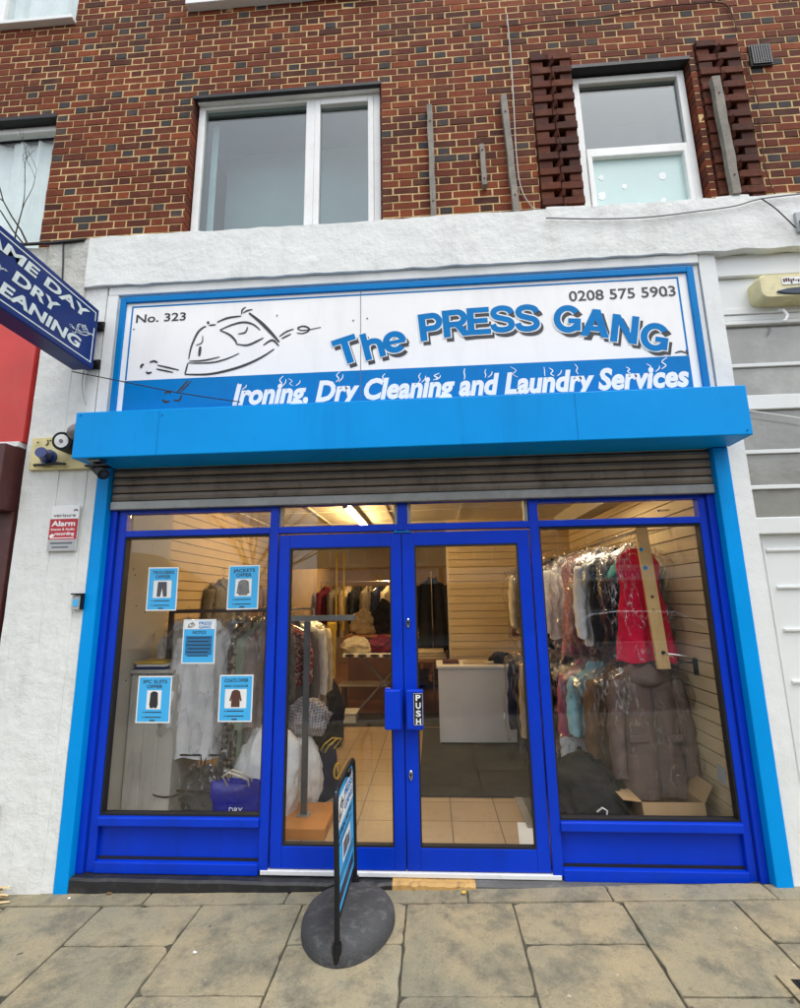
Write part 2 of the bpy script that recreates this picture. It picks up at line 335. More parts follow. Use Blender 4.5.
# ------------------------------------------------------------------ mesh helpers
class MB:
    """collects shapes and links them as ONE mesh object"""
    def __init__(s): s.v = []; s.f = []
    def add(s, vs, fs):
        o = len(s.v); s.v += [Vector(v) for v in vs]; s.f += [tuple(i+o for i in f) for f in fs]; return s
    def box(s, x0, x1, y0, y1, z0, z1, b=0.0):
        if x0 > x1: x0, x1 = x1, x0
        if y0 > y1: y0, y1 = y1, y0
        if z0 > z1: z0, z1 = z1, z0
        if b <= 0:
            vs = [(x, y, z) for x in (x0, x1) for y in (y0, y1) for z in (z0, z1)]
            fs = [(0,1,3,2), (4,6,7,5), (0,4,5,1), (2,3,7,6), (0,2,6,4), (1,5,7,3)]
            return s.add(vs, fs)
        b = min(b, (x1-x0)*.45, (y1-y0)*.45, (z1-z0)*.45)
        bm = bmesh.new(); bmesh.ops.create_cube(bm, size=1)
        for v in bm.verts:
            v.co = Vector(((x0+x1)/2+v.co.x*(x1-x0), (y0+y1)/2+v.co.y*(y1-y0), (z0+z1)/2+v.co.z*(z1-z0)))
        bmesh.ops.bevel(bm, geom=bm.edges[:], offset=b, segments=2, affect='EDGES', profile=.5)
        return s.bm(bm)
    def bm(s, bm, mat=None):
        bm.verts.index_update()
        s.add([(mat @ v.co) if mat else v.co for v in bm.verts], [[v.index for v in f.verts] for f in bm.faces]); bm.free(); return s
    def tube(s, pts, r, n=8, caps=True):
        pts = [Vector(p) for p in pts]
        rs = r if isinstance(r, (list, tuple)) else [r]*len(pts)
        base = len(s.v); ref = None
        for i, p in enumerate(pts):
            t = (pts[min(i+1, len(pts)-1)]-pts[max(i-1, 0)])
            t = t.normalized() if t.length > 1e-9 else Vector((0,0,1))
            if ref is None:
                ref = Vector((0,0,1)) if abs(t.z) < .9 else Vector((1,0,0))
            a = (ref - t*ref.dot(t)); a = a.normalized() if a.length > 1e-6 else t.orthogonal().normalized()
            ref = a; b = t.cross(a)
            for k in range(n):
                an = 2*PI*k/n
                s.v.append(p + (a*math.cos(an)+b*math.sin(an))*rs[i])
        for i in range(len(pts)-1):
            for k in range(n):
                k2 = (k+1) % n
                s.f.append((base+i*n+k, base+i*n+k2, base+(i+1)*n+k2, base+(i+1)*n+k))
        if caps:
            s.f.append(tuple(base+k for k in reversed(range(n)))); s.f.append(tuple(base+(len(pts)-1)*n+k for k in range(n)))
        return s
    def loft(s, rings, cap0=True, cap1=True):
        base = len(s.v); n = len(rings[0])
        for r in rings: s.v += [Vector(p) for p in r]
        for i in range(len(rings)-1):
            for k in range(n):
                k2 = (k+1) % n
                s.f.append((base+i*n+k, base+i*n+k2, base+(i+1)*n+k2, base+(i+1)*n+k))
        if cap0: s.f.append(tuple(base+k for k in reversed(range(n))))
        if cap1: s.f.append(tuple(base+(len(rings)-1)*n+k for k in range(n)))
        return s
    def disc(s, c, axis, r, h, n=24, r2=None):
        c = Vector(c); a = Vector(axis).normalized()
        return s.tube([c, c+a*h], [r, r if r2 is None else r2], n)
    def prism(s, poly, fn, h):
        """poly: list of (u,v); fn(u,v,w) -> point; extruded from w=0 to w=h"""
        n = len(poly); base = len(s.v)
        for w in (0, h):
            for u, v in poly: s.v.append(Vector(fn(u, v, w)))
        s.f.append(tuple(base+i for i in range(n))[::-1]); s.f.append(tuple(base+n+i for i in range(n)))
        for i in range(n):
            j = (i+1) % n
            s.f.append((base+i, base+j, base+n+j, base+n+i))
        return s
    def build(s, name, mat, parent=None, smooth=False, local=False, angle=40):
        off = Vector((0,0,0))
        if parent is not None and not local:
            p = parent
            while p is not None: off += p.location; p = p.parent
        me = bpy.data.meshes.new(name)
        me.from_pydata([tuple(v-off) for v in s.v], [], s.f)
        bm = bmesh.new(); bm.from_mesh(me); bmesh.ops.recalc_face_normals(bm, faces=bm.faces); bm.to_mesh(me); bm.free()
        me.update()
        if smooth:
            for p in me.polygons: p.use_smooth = True
            me.set_sharp_from_angle(angle=R(angle))
        me.materials.append(M[mat] if isinstance(mat, str) else mat)
        o = bpy.data.objects.new(name, me); COL.objects.link(o)
        if parent is not None: o.parent = parent
        return o

def tag(o, label, cat, group=None, kind=None):
    if label: o['label'] = label
    if cat: o['category'] = cat
    if group: o['group'] = group
    if kind: o['kind'] = kind
    return o
def thing(name, label, cat, loc=(0,0,0), group=None):
    o = bpy.data.objects.new(name, None); o.empty_display_size = .1; o.location = loc; COL.objects.link(o)
    return tag(o, label, cat, group)
def struct(o): o['kind'] = 'structure'; return o
def copy_thing(o, loc, label, rotz=None):
    c = o.copy(); COL.objects.link(c); c.location = loc; c['label'] = label
    if rotz is not None: c.rotation_euler.z = rotz
    for ch in o.children:
        d = ch.copy(); COL.objects.link(d); d.parent = c
        for g in ch.children:
            e = g.copy(); COL.objects.link(e); e.parent = d
    return c

# planes for lettering: (u, v, w) -> world, w out of the face
def face_front(y): return lambda u, v, w: (u, y-w, v)
def face_side(x): return lambda u, v, w: (x+w, u, v)

_txt_cache = {}
def glyphs(s, bold=0.0, shear=0.0):
    k = (s, bold, shear)
    if k in _txt_cache: return _txt_cache[k]
    cu = bpy.data.curves.new('lettering_curve', 'FONT'); cu.body = s; cu.size = 1; cu.offset = bold; cu.shear = shear; cu.fill_mode = 'FRONT'; cu.resolution_u = 3
    ob = bpy.data.objects.new('lettering_curve', cu); COL.objects.link(ob)
    dg = bpy.context.evaluated_depsgraph_get(); dg.update()
    me = ob.evaluated_get(dg).to_mesh()
    vs = [v.co.copy() for v in me.vertices]; fs = [tuple(p.vertices) for p in me.polygons]
    ob.evaluated_get(dg).to_mesh_clear()
    bpy.data.objects.remove(ob); bpy.data.curves.remove(cu)
    _txt_cache[k] = (vs, fs); return vs, fs

def write(mb, s, fn, u, v, w=.002, height=None, width=None, rot=0, bold=.012, shear=0, align='L', stretch=None):
    """writes s with cap height `height` at (u, v); `width` sets the total width. The letters are thin raised film."""
    vs, fs = glyphs(s, bold, shear)
    if not vs: return mb
    x0 = min(p.x for p in vs); x1 = max(p.x for p in vs); y0 = 0.0; y1 = .73
    sy = height/(y1-y0); sx = sy if width is None else width/(x1-x0)
    if stretch: sx *= stretch
    W_ = (x1-x0)*sx
    ox = {'L': 0, 'C': -W_/2, 'R': -W_}[align]
    oy = -height/2 if align == 'C' and rot is not None and rot != 0 else 0
    ca, sa = math.cos(rot), math.sin(rot)
    pts = []
    for p in vs:
        a = (p.x-x0)*sx+ox; b = (p.y-y0)*sy+oy
        pts.append(Vector(fn(u+a*ca-b*sa, v+a*sa+b*ca, w)))
    return mb.add(pts, fs)

def stroke(mb, pts, fn, width, w=.002, taper=True):
    """a brush stroke as a flat ribbon lying on the plane"""
    pts = [Vector((p[0], p[1], 0)) for p in pts]
    # Catmull-Rom smoothing
    q = []
    for i in range(len(pts)-1):
        p0 = pts[max(i-1, 0)]; p1 = pts[i]; p2 = pts[i+1]; p3 = pts[min(i+2, len(pts)-1)]
        for k in range(6):
            t = k/6
            q.append(.5*((2*p1)+(p2-p0)*t+(2*p0-5*p1+4*p2-p3)*t*t+(3*p1-p0-3*p2+p3)*t**3))
    q.append(pts[-1])
    n = len(q); base = len(mb.v)
    for i, p in enumerate(q):
        t = q[min(i+1, n-1)]-q[max(i-1, 0)]
        t = t.normalized() if t.length > 1e-9 else Vector((1,0,0))
        nn = Vector((-t.y, t.x, 0)); f = 1
        if taper: f = .45+.55*math.sin(PI*min(1, max(0, (i+.5)/n)))
        for sg in (-1, 1):
            a = p+nn*sg*width*.5*f
            mb.v.append(Vector(fn(a.x, a.y, w)))
    for i in range(n-1):
        mb.f.append((base+2*i, base+2*i+1, base+2*i+3, base+2*i+2))
    return mb

def _rib(pts, wd):
    pts = [Vector((p[0], p[1], 0)) for p in pts]; q = []
    for i in range(len(pts)-1):
        p0 = pts[max(i-1, 0)]; p1 = pts[i]; p2 = pts[i+1]; p3 = pts[min(i+2, len(pts)-1)]
        for k in range(6):
            t = k/6; q.append(.5*((2*p1)+(p2-p0)*t+(2*p0-5*p1+4*p2-p3)*t*t+(3*p1-p0-3*p2+p3)*t**3))
    q.append(pts[-1]); L = []; Rr = []
    for i, p in enumerate(q):
        t = (q[min(i+1, len(q)-1)]-q[max(i-1, 0)]).normalized(); nn = Vector((-t.y, t.x, 0))*wd/2
        L.append(p+nn); Rr.append(p-nn)
    return [[(a.x,a.y), (b.x,b.y), (c.x,c.y), (d.x,d.y)] for a, b, c, d in zip(Rr[:-1], Rr[1:], L[1:], L[:-1])]
def _bar(x0, y0, x1, y1): return [[(x0,y0), (x1,y0), (x1,y1), (x0,y1)]]
def _arc(cx, cy, rx, ry, a0, a1, n=12): return [(cx+rx*math.cos(R(a0+(a1-a0)*i/n)), cy+ry*math.sin(R(a0+(a1-a0)*i/n))) for i in range(n+1)]
def bold_glyph(c):
    """heavy sans capitals for the big sign, built stroke by stroke (cap height 1)"""
    if c == 'T': return .80, [_bar(0,.79,.80,1), _bar(.285,0,.515,.79)]
    if c == 'P': return .77, [_bar(0,0,.225,1), _rib([(.2,.90),(.34,.90)]+_arc(.44,.665,.225,.235,85,-85)+[(.34,.43),(.2,.43)], .205)]
    if c == 'R': return .86, [_bar(0,0,.225,1), _rib([(.2,.90),(.36,.90)]+_arc(.47,.675,.225,.225,85,-85)+[(.36,.45),(.2,.45)], .205), [[(.36,.42),(.60,.42),(.88,0),(.60,0)]]]
    if c == 'E': return .74, [_bar(0,0,.225,1), _bar(.225,.81,.72,1), _bar(.225,.42,.66,.60), _bar(.225,0,.74,.19)]
    if c == 'S': return .80, [_rib([(.70,.70),(.62,.84),(.41,.905),(.20,.85),(.125,.72),(.20,.59),(.42,.51),(.62,.43),(.69,.28),(.61,.15),(.39,.095),(.17,.15),(.09,.31)], .20)]
    if c == 'G': return .86, [_rib(_arc(.44,.5,.34,.40,38,325,22), .21), _bar(.45,.34,.84,.52), _bar(.64,.08,.84,.34)]
    if c == 'A': return .88, [[[(0,0),(.245,0),(.56,1),(.32,1)]], [[(.635,0),(.88,0),(.56,1),(.32,1)]], _bar(.20,.20,.68,.38)]
    if c == 'N': return .82, [_bar(0,0,.22,1), _bar(.60,0,.82,1), [[(0,1),(.59,0),(.82,0),(.23,1)]]]
    if c == 'h': return .68, [_bar(0,0,.21,1), _rib([(.10,.44),(.17,.58),(.34,.645),(.52,.58),(.575,.42),(.575,.2),(.575,0)], .205)]
    if c == 'e': return .74, [_rib(_arc(.37,.36,.26,.275,0,318,20), .20), _bar(.12,.29,.70,.42)]
def bold_letter(mb, c, fn, u, v, w, h, rot, grow=0.0):
    wd, pieces = bold_glyph(c); ca, sa = math.cos(rot), math.sin(rot); k_ = 0
    for pc in pieces:
        for poly in pc:
            if grow:
                cx_ = sum(p[0] for p in poly)/len(poly); cy_ = sum(p[1] for p in poly)/len(poly)
                poly = [(x+math.copysign(grow, x-cx_), y+math.copysign(grow, y-cy_)) for x, y in poly]
            pts = []
            for x, y in poly:
                a = (x-wd/2)*h*1.05; b = (y-.5)*h; pts.append(fn(u+a*ca-b*sa, v+a*sa+b*ca, w+k_*.000012))
            mb.add(pts, [tuple(range(len(pts)))]); k_ += 1
    return mb

def rect(mb, fn, u0, u1, v0, v1, w0, w1):
    return mb.prism([(u0,v0), (u1,v0), (u1,v1), (u0,v1)], lambda u, v, w: fn(u, v, w0+w), w1-w0)

def wobble_line(p, q, n, sag, seed, amp=.01):
    random.seed(seed); out = []
    p, q = Vector(p), Vector(q)
    for i in range(n+1):
        t = i/n; a = p.lerp(q, t); a.z -= sag*4*t*(1-t)
        if 0 < i < n: a += Vector((random.uniform(-1,1), 0, random.uniform(-1,1)))*amp
        out.append(a)
    return out

# ================================================================== SETTING: ground
mb = MB()
XJ = [-1.884+.567*i for i in range(-22, 24)]
random.seed(11)
def slab(mb, x0, x1, y0, y1):
    """one worn paving slab: wandering chipped arrises and a slightly tipped top"""
    g = .0032; dz = random.uniform(-.0025, .0025); tx = random.uniform(-.003,.003); sd = random.uniform(0, 50)
    x0 += g; x1 -= g; y0 += g; y1 -= g; cx, cy = (x0+x1)/2, (y0+y1)/2
    near = abs(cx) < 3.2 and y1 > -1.6
    n = 16 if near else 2; per = []
    for (ax, ay), (bx, by) in (((x0,y0),(x1,y0)), ((x1,y0),(x1,y1)), ((x1,y1),(x0,y1)), ((x0,y1),(x0,y0))):
        for k in range(n):
            t = k/n; x = ax+(bx-ax)*t; y = ay+(by-ay)*t
            q = max(0, noise.noise(Vector((x*13+sd, y*13, sd))))**2*.022+max(0, noise.noise(Vector((x*40, y*40+sd, 3))))*.004 if near else 0
            if k == 0: q += random.choice((0, 0, .004, .012)) if near else 0
            per.append((x+(q if x < cx else -q)*(1 if abs(x-cx) > (x1-x0)*.499 else 0), y+(q if y < cy else -q)*(1 if abs(y-cy) > (y1-y0)*.499 else 0)))
    c = .005; b = len(mb.v); m_ = len(per)
    zt = lambda x: gz(x)+dz+tx*(x-cx)/(x1-x0)
    for x, y in per: mb.v.append(Vector((x, y, gz(x)-.05)))
    for x, y in per: mb.v.append(Vector((x, y, zt(x)-.004)))
    for x, y in per: mb.v.append(Vector((x+(cx-x)*c*2.2, y+(cy-y)*c*2.2, zt(x))))
    for r in (0, m_):
        for k in range(m_): mb.f.append((b+r+k, b+r+(k+1)%m_, b+r+m_+(k+1)%m_, b+r+m_+k))
    mb.f.append(tuple(b+2*m_+k for k in range(m_)))
for i in range(len(XJ)-1):
    x0, x1 = XJ[i], XJ[i+1]
    odd = (i-22) % 2 == 0
    ys = [-.12]
    y = -.437 if odd else -.745
    while y > -3.6: ys.append(y); y -= .628
    ys.append(-3.7)
    for a, b in zip(ys[:-1], ys[1:]):
        if b < a-.05: slab(mb, x0, x1, b, a)
x = -9.3
while x < 9.5:
    w = random.uniform(.7, 1.15); slab(mb, x, x+w, -.12, .03); x += w
struct(mb.build('pavement', 'slab'))
mb = MB()                                                       # dirt bed showing in the joints, one sheet to the far side
mb.add([(-13, -3.7, gz(-13)-.008), (13, -3.7, gz(13)-.008), (13, .2, gz(13)-.008), (-13, .2, gz(-13)-.008)], [(0,1,2,3)])
struct(mb.build('ground', 'joint'))
mb = MB()
x = -13.0
while x < 13:
    mb.add([(x+.004,-3.85,gz(x)-.14),(x+.9,-3.85,gz(x+.9)-.14),(x+.9,-3.7,gz(x+.9)-.14),(x+.004,-3.7,gz(x)-.14),
            (x+.004,-3.84,gz(x)-.002),(x+.9,-3.84,gz(x+.9)-.002),(x+.9,-3.702,gz(x+.9)-.002),(x+.004,-3.702,gz(x)-.002)],
           [(0,1,2,3),(4,5,6,7),(0,1,5,4),(1,2,6,5),(2,3,7,6),(3,0,4,7)])
    x += .906
struct(mb.build('kerb', 'kerb'))
mb = MB()
mb.add([(-300,-300,gz(-13)-.2),(300,-300,gz(13)-.2),(300,300,gz(13)-.2),(-300,300,gz(-13)-.2)], [(0,1,2,3)])
struct(mb.build('ground', 'asphalt'))
mb = MB()
mb.add([(-40,-14,-.13),(40,-14,-.13),(40,-3.8,-.12),(-40,-3.8,-.12)], [(0,1,2,3)])
struct(mb.build('road', 'asphalt'))
mb = MB(); mb.box(-40, 40, -19.5, -14, -.3, .02)
struct(mb.build('opposite_pavement', 'dark_paving'))

# ================================================================== BUILDING
bld = thing('brick_building', 'red brick terrace with white rendered band over the shop and white framed windows', 'building', (0, .2, 0))
OPEN = [(-1.815, -.297, 4.30, 5.665), (1.205, 2.075, 4.30, 5.63), (-5.2, -2.985, 4.30, 5.575), (-5.2, -2.945, 6.555, 7.6), (-1.90, -.3, 6.575, 7.6)]
PANELS = [(.885, 1.195, 4.27, 5.75), (2.135, 2.45, 4.27, 5.77)]
CH = .0655; Z0 = 4.275
bricks, flints, mort = MB(), MB(), MB()
random.seed(3)
def brick_cell(a, b, z, head):
    if b-a < .012: return
    j = lambda s=.0018: random.uniform(-s, s)
    t = bricks if not (head and random.random() < .20) and random.random() > .012 else flints
    x0, x1, z0, z1 = a+.0040, b-.0040, z+.0040, z+CH-.0040
    if x1-x0 > .01:
        yf = .030+random.uniform(0, .004)
        cc = .003
        f = [(x0+cc+j(), yf+j(.001), z0+cc+j()), (x1-cc+j(), yf+j(.001), z0+cc+j()), (x1-cc+j(), yf+j(.001), z1-cc+j()), (x0+cc+j(), yf+j(.001), z1-cc+j())]
        mdl = [(x0+j(), yf+.004, z0+j()), (x1+j(), yf+.004, z0+j()), (x1+j(), yf+.004, z1+j()), (x0+j(), yf+.004, z1+j())]
        bk = [(x0, .135, z0), (x1, .135, z0), (x1, .135, z1), (x0, .135, z1)]
        fs = [(0,1,2,3)]
        for r in (0, 4):
            for k in range(4): fs.append((r+k, r+(k+1)%4, r+4+(k+1)%4, r+4+k))
        t.add(f+mdl+bk, fs)
    mort.box(a+(.012 if any(abs(a-s0) < 1e-6 for s0, s1 in spans) else 0), b-(.012 if any(abs(b-s1) < 1e-6 for s0, s1 in spans) else 0), .0345+random.uniform(0,.001), .133, z, z+CH)
i = 0; z = Z0
while z < 7.5:
    zc = z+CH/2
    cuts = sorted([(a, b) for a, b, c, d in OPEN+PANELS if c < zc < d])
    spans = []; x = -5.2
    for a, b in cuts:
        if a > x: spans.append((x, a))
        x = max(x, b)
    if x < 4.2: spans.append((x, 4.2))
    unit = .297; sh = 0 if i % 2 == 0 else .1485
    edges = []
    x = -6.0+sh
    while x < 4.5:
        edges.append((x, x+.1975, False)); edges.append((x+.1975, x+unit, True)); x += unit
    for s0, s1 in spans:
        for a, b, h in edges:
            a2, b2 = max(a, s0), min(b, s1)
            if b2 > a2: brick_cell(a2, b2, z, h)
    z += CH; i += 1
nb = len(bricks.f); bricks.add(flints.v, flints.f)
bw = bricks.build('brick_wall', 'brick', bld); bw.data.materials.append(M['brick_flint'])
for p_ in bw.data.polygons[nb:]: p_.material_index = 1
mort.build('mortar', 'mortar', bld)

def dogtooth(x0, x1, z0, z1, seed):
    random.seed(seed); a = MB(); z = z0; k = 0; xm = (x0+x1)/2+.005
    jj = lambda q=.004: random.uniform(-q, q)
    while z < z1-.03:
        if k % 2 == 0:
            xs = [x0, xm-.02+jj(.012), x1]
            for p, q in zip(xs[:-1], xs[1:]): a.box(p+.002, q-.002, .010+jj(), .13, z+.003, z+CH-.003, .004)
        else:
            a.box(x0+.004, xm-.062+jj(.006), .022+jj(), .13, z+.003, z+CH-.003, .004); a.box(xm+.062+jj(.006), x1-.004, .022+jj(), .13, z+.003, z+CH-.003, .004)
            c = .050+jj(.003); yt = -.012+jj(.006)
            a.prism([(xm-c*.75, .075), (xm+jj(.004), yt), (xm+c*.75, .075), (xm, .12)], lambda u, v, w, z=z: (u, v, z+.004+w), CH-.008)
        z += CH; k += 1
    a.build('toothed_brick_panel', 'brick_dark', bld)
dogtooth(.885, 1.195, 4.275, 5.77, 5); dogtooth(2.135, 2.45, 4.275, 5.77, 6)
for q in ((.885, 1.195, .10, .133, 4.27, 5.75), (2.135, 2.45, .10, .133, 4.27, 5.77)): MB().box(*q).build('panel_backing', 'brick_dark', bld)

def lumpy(mb, x0, x1, z0, z1, yf, yb, nx, nzz, amp, edge=.006, seed=0):
    """rendered slab with an uneven trowelled face and uneven arrises"""
    base = len(mb.v)
    for i in range(nx+1):
        for j in range(nzz+1):
            x = x0+(x1-x0)*i/nx; z = z0+(z1-z0)*j/nzz
            n = noise.fractal(Vector((x*2.2+seed, seed, z*2.2)), 1, 2, 4)
            dz = noise.noise(Vector((x*7, seed+9, z)))*edge if j in (0, nzz) else 0
            mb.v.append(Vector((x, yf+n*amp, z+dz)))
    for i in range(nx):
        for j in range(nzz):
            a = base+i*(nzz+1)+j; mb.f.append((a, a+nzz+1, a+nzz+2, a+1))
    rim = [base+i*(nzz+1) for i in range(nx+1)]+[base+nx*(nzz+1)+j for j in range(1, nzz+1)]+[base+i*(nzz+1)+nzz for i in range(nx-1, -1, -1)]+[base+j for j in range(nzz-1, 0, -1)]
    b2 = len(mb.v)
    for r in rim:
        p = mb.v[r]; mb.v.append(Vector((p.x, yb, p.z)))
    n = len(rim)
    for k in range(n):
        mb.f.append((rim[k], rim[(k+1)%n], b2+(k+1)%n, b2+k))
    mb.f.append(tuple(b2+k for k in range(n)))
    return mb
lumpy(MB(), -2.51, 4.2, 3.925, 4.335, -.035, .16, 170, 14, .007, .012).build('rendered_band', 'render', bld, True)
MB().box(-2.335, 1.9, .012, .12, 2.83, 3.93).box(-2.335, 1.9, .08, .13, 2.335, 2.829).build('fascia_surround', 'render_clean', bld)
MB().box(-2.33, 1.9, -.012, .012, 3.855, 3.925, .004).box(-2.335, -2.255, -.012, .012, 2.6, 3.853, .004).build('fascia_moulding', 'render_clean', bld)
# the pier left of the shop: three uneven faces
p = lumpy(MB(), -2.80, -2.545, -.12, 3.93, -.016, .16, 8, 110, .006, .006, 3)
p = lumpy(p, -2.548, -2.345, -.12, 3.93, -.010, .16, 8, 110, .006, .004, 4)
p = lumpy(p, -2.348, -2.272, -.12, 2.62, -.004, .16, 4, 80, .004, .003, 5)
p.build('pier', 'render', bld, True)
lumpy(MB(), -2.83, -2.512, 3.60, 4.325, -.03, .16, 10, 24, .008, .01, 8).build('pilaster_top', 'pilaster', bld, True)
lumpy(MB(), -5.2, -2.83, 4.02, 4.30, -.015, .16, 60, 8, .008, .01, 9).build('concrete_cap', 'pilaster', bld, True)
lumpy(MB(), 1.908, 2.018, -.05, 3.93, .0, .30, 4, 110, .004, .004, 12).build('pier', 'render_clean', bld, True)
# thin mortar skim sitting on the band
sk = MB()
for a, b, zt in ((-2.3, -1.83, 4.35), (-.29, .5, 4.35), (.9, 1.2, 4.36), (2.08, 2.3, 4.362)):
    lumpy(sk, a, b, 4.325, zt, -.02, .05, 16, 2, .01, .008, a)
sk.build('mortar_skim', 'render_clean', bld, True)

def window_upvc(x0, x1, z0, z1, bars_v=(), bars_h=(), fr=.055, y0=.095, y1=.155, group=None):
    f = MB()
    f.box(x0, x0+fr, y0, y1, z0, z1, .006); f.box(x1-fr, x1, y0, y1, z0, z1, .006)
    f.box(x0+fr, x1-fr, y0, y1, z1-fr, z1, .006); f.box(x0+fr, x1-fr, y0, y1, z0, z0+fr, .006)
    for b0, b1 in bars_v: f.box(b0, b1, y0-.004, y1, z0+fr, z1-fr, .006)
    for b0, b1 in bars_h: f.box(x0+fr, x1-fr, y0-.004, y1, b0, b1, .006)
    return f
def pane(x0, x1, z0, z1, y, mat, parent, t=.006, name='pane'):
    return MB().box(x0, x1, y, y+t, z0, z1).build(name, mat, parent)
# A: wide two-light casement
f = window_upvc(-1.805, -.303, 4.31, 5.655, [(-.905, -.835)])
f.box(-.835, -.790, .087, .15, 4.36, 5.60, .006).box(-.403, -.358, .087, .15, 4.36, 5.60, .006).box(-.790, -.403, .087, .15, 5.555, 5.60, .006).box(-.790, -.403, .087, .15, 4.36, 4.405, .006)
f.box(-1.805, -.303, .06, .095, 5.63, 5.66, .004)
w = f.build('window', 'upvc', bld)
pane(-1.75, -.905, 4.365, 5.60, .125, 'glass_up', w); pane(-.79, -.403, 4.405, 5.555, .125, 'glass_up', w)
MB().box(-1.75, -.36, .55, .56, 4.33, 5.62).build('pane_tone_sheet', 'pane_tone_sheet', w)  # added sheet; its pale colour lifts the pane like reflected sky
MB().box(-1.755, -1.70, .24, .26, 4.33, 5.62, .01).build('curtain', 'curtain', w)
# B: narrow sash, frosted below
f = window_upvc(1.212, 2.068, 4.31, 5.62, (), [(4.875, 4.95)])
f.box(1.267, 1.305, .085, .15, 4.36, 4.875, .005).box(1.975, 2.013, .085, .15, 4.36, 4.875, .005).box(1.305, 1.975, .085, .15, 4.36, 4.40, .005)
w = f.build('window', 'upvc', bld)
pane(1.267, 2.013, 4.95, 5.565, .125, 'glass_up', w)
pane(1.305, 1.975, 4.40, 4.875, .125, 'frosted', w, name='frosted_pane')
fl = MB(); random.seed(21)
for px_, pz_, s in ((1.37,4.72,.022), (1.53,4.63,.018), (1.36,4.56,.03), (1.82,4.70,.028), (1.80,4.49,.022), (1.92,4.43,.045), (1.48,4.42,.022), (1.33,4.45,.02), (1.62,4.47,.012), (1.72,4.44,.016)):
    poly = [(px_+s*random.uniform(.8,1.3)*math.cos(a)*.9, pz_+s*random.uniform(.9,1.4)*math.sin(a)) for a in [k*PI/6 for k in range(12)]]
    fl.prism(poly, face_front(.1245), .0015)
fl.build('peeled_patches', 'flake', w)
MB().box(1.25, 2.03, .50, .51, 4.9, 5.6).build('pane_tone_sheet', 'room', w)
# C: curtained window on the left, D and E: windows of the floor above
def net(x0, x1, z0, z1, y, par, seed=0):
    c = MB(); n = 90; base = 0; rows = 6
    for i in range(n+1):
        for j in range(rows+1):
            x = x0+(x1-x0)*i/n; t = j/rows
            c.v.append(Vector((x+.01*math.sin(t*3+i), y+.022*math.sin(i*.75+.5*math.sin(i*.31))+.008*math.sin(i*1.9+t), z0+(z1-z0)*t)))
    for i in range(n):
        for j in range(rows):
            a = i*(rows+1)+j; c.f.append((a, a+rows+1, a+rows+2, a+1))
    c.build('curtain', 'curtain', par, True)
w = window_upvc(-5.1, -2.985, 4.31, 5.565, [(-4.1,-4.03)]).build('window', 'upvc', bld)
pane(-5.04, -3.04, 4.36, 5.51, .125, 'glass', w); net(-5.05, -3.04, 4.34, 5.50, .185, w)
w = window_upvc(-5.1, -2.945, 6.565, 7.55, [(-3.75,-3.69)]).build('window', 'upvc', bld)
pane(-5.04, -3.0, 6.62, 7.5, .125, 'glass', w); net(-5.05, -3.0, 6.6, 7.5, .24, w)
MB().box(-5.2, -2.93, -.02, .095, 6.535, 6.57, .004).build('window_sill', 'upvc', w)
w = window_upvc(-1.895, -.303, 6.595, 7.55, [(-.9,-.83)]).build('window', 'upvc', bld)
pane(-1.84, -.36, 6.65, 7.5, .125, 'glass_up', w)
MB().box(-1.93, -.28, -.03, .095, 6.55, 6.60, .004).build('window_sill', 'upvc', w)
# dim rooms behind the upper windows
for a, b, c, d in OPEN:
    rm = MB()
    rm.box(a-.1, b+.1, 1.6, 1.62, c-.1, d+.1).box(a-.12, a-.1, .16, 1.6, c-.1, d+.1).box(b+.1, b+.12, .16, 1.6, c-.1, d+.1)
    rm.box(a-.1, b+.1, .16, 1.6, c-.12, c-.1).box(a-.1, b+.1, .16, 1.6, d+.1, d+.12)
    rm.build('upstairs_room', 'room', bld)
# dark strips put in for the shade at the heads of the openings
for q in ((-1.83, -.29, .027, .14, 5.636, 5.664), (1.19, 2.09, .026, .14, 5.634, 5.664), (-5.2, -2.98, .026, .14, 5.567, 5.60)): MB().box(*q).build('head_shade_strip', 'gasket_and_shade', bld)
# air vent
v = MB(); v.box(2.515, 2.675, .014, .03, 5.505, 5.70, .004)
for k in range(8):
    v.box(2.527+k*.0178, 2.536+k*.0178, .004, .012, 5.515, 5.69)
for k in range(9):
    v.box(2.522, 2.668, .006, .012, 5.517+k*.0195, 5.523+k*.0195)
v.build('air_vent', 'plinth_black', bld)
MB().box(-4.6, 4.2, .133, .4, 4.0, 4.27).box(-2.8, 4.2, .40, .6, 2.7, 4.27).build('floor_slab', 'room', bld)

# old timber battens on the brickwork
GB = 'weathered timber battens fixed to the brick wall'
def batten(x0, z0, x1, z1, w, label, seed, yo=0):
    random.seed(seed); b = MB(); n = 10; rings = []
    for i in range(n+1):
        t = i/n; x = x0+(x1-x0)*t+random.uniform(-.003,.003); z = z0+(z1-z0)*t; ww = w*.5*random.uniform(.9,1.05); d = .022
        rings.append([(x-ww, yo-.012, z), (x+ww, yo-.012, z+.004), (x+ww, yo+.03, z), (x-ww, yo+.03, z)])
    b.loft(rings)
    r = thing('timber_batten', label, 'batten', ((x0), .01, z0), GB)
    b.build('plank', 'timber_grey', r)
    nl = MB()
    for t in (.15, .85): nl.disc((x0+(x1-x0)*t, yo-.013, z0+(z1-z0)*t), (0,-1,0), .006, .004, 10)
    nl.build('nail', 'rust', r)
batten(.092, 4.335, .088, 5.35, .042, 'long grey timber batten nearest the wide upstairs window', 1)
batten(.475, 4.60, .470, 4.955, .036, 'short stubby timber batten, half the length of the others', 2)
batten(.695, 4.335, .655, 5.39, .046, 'long leaning timber batten between the short one and the toothed brick', 3)
batten(2.215, 4.36, 2.205, 5.37, .06, 'thick grey timber batten standing over the toothed brick beside the sash window', 4, -.03)

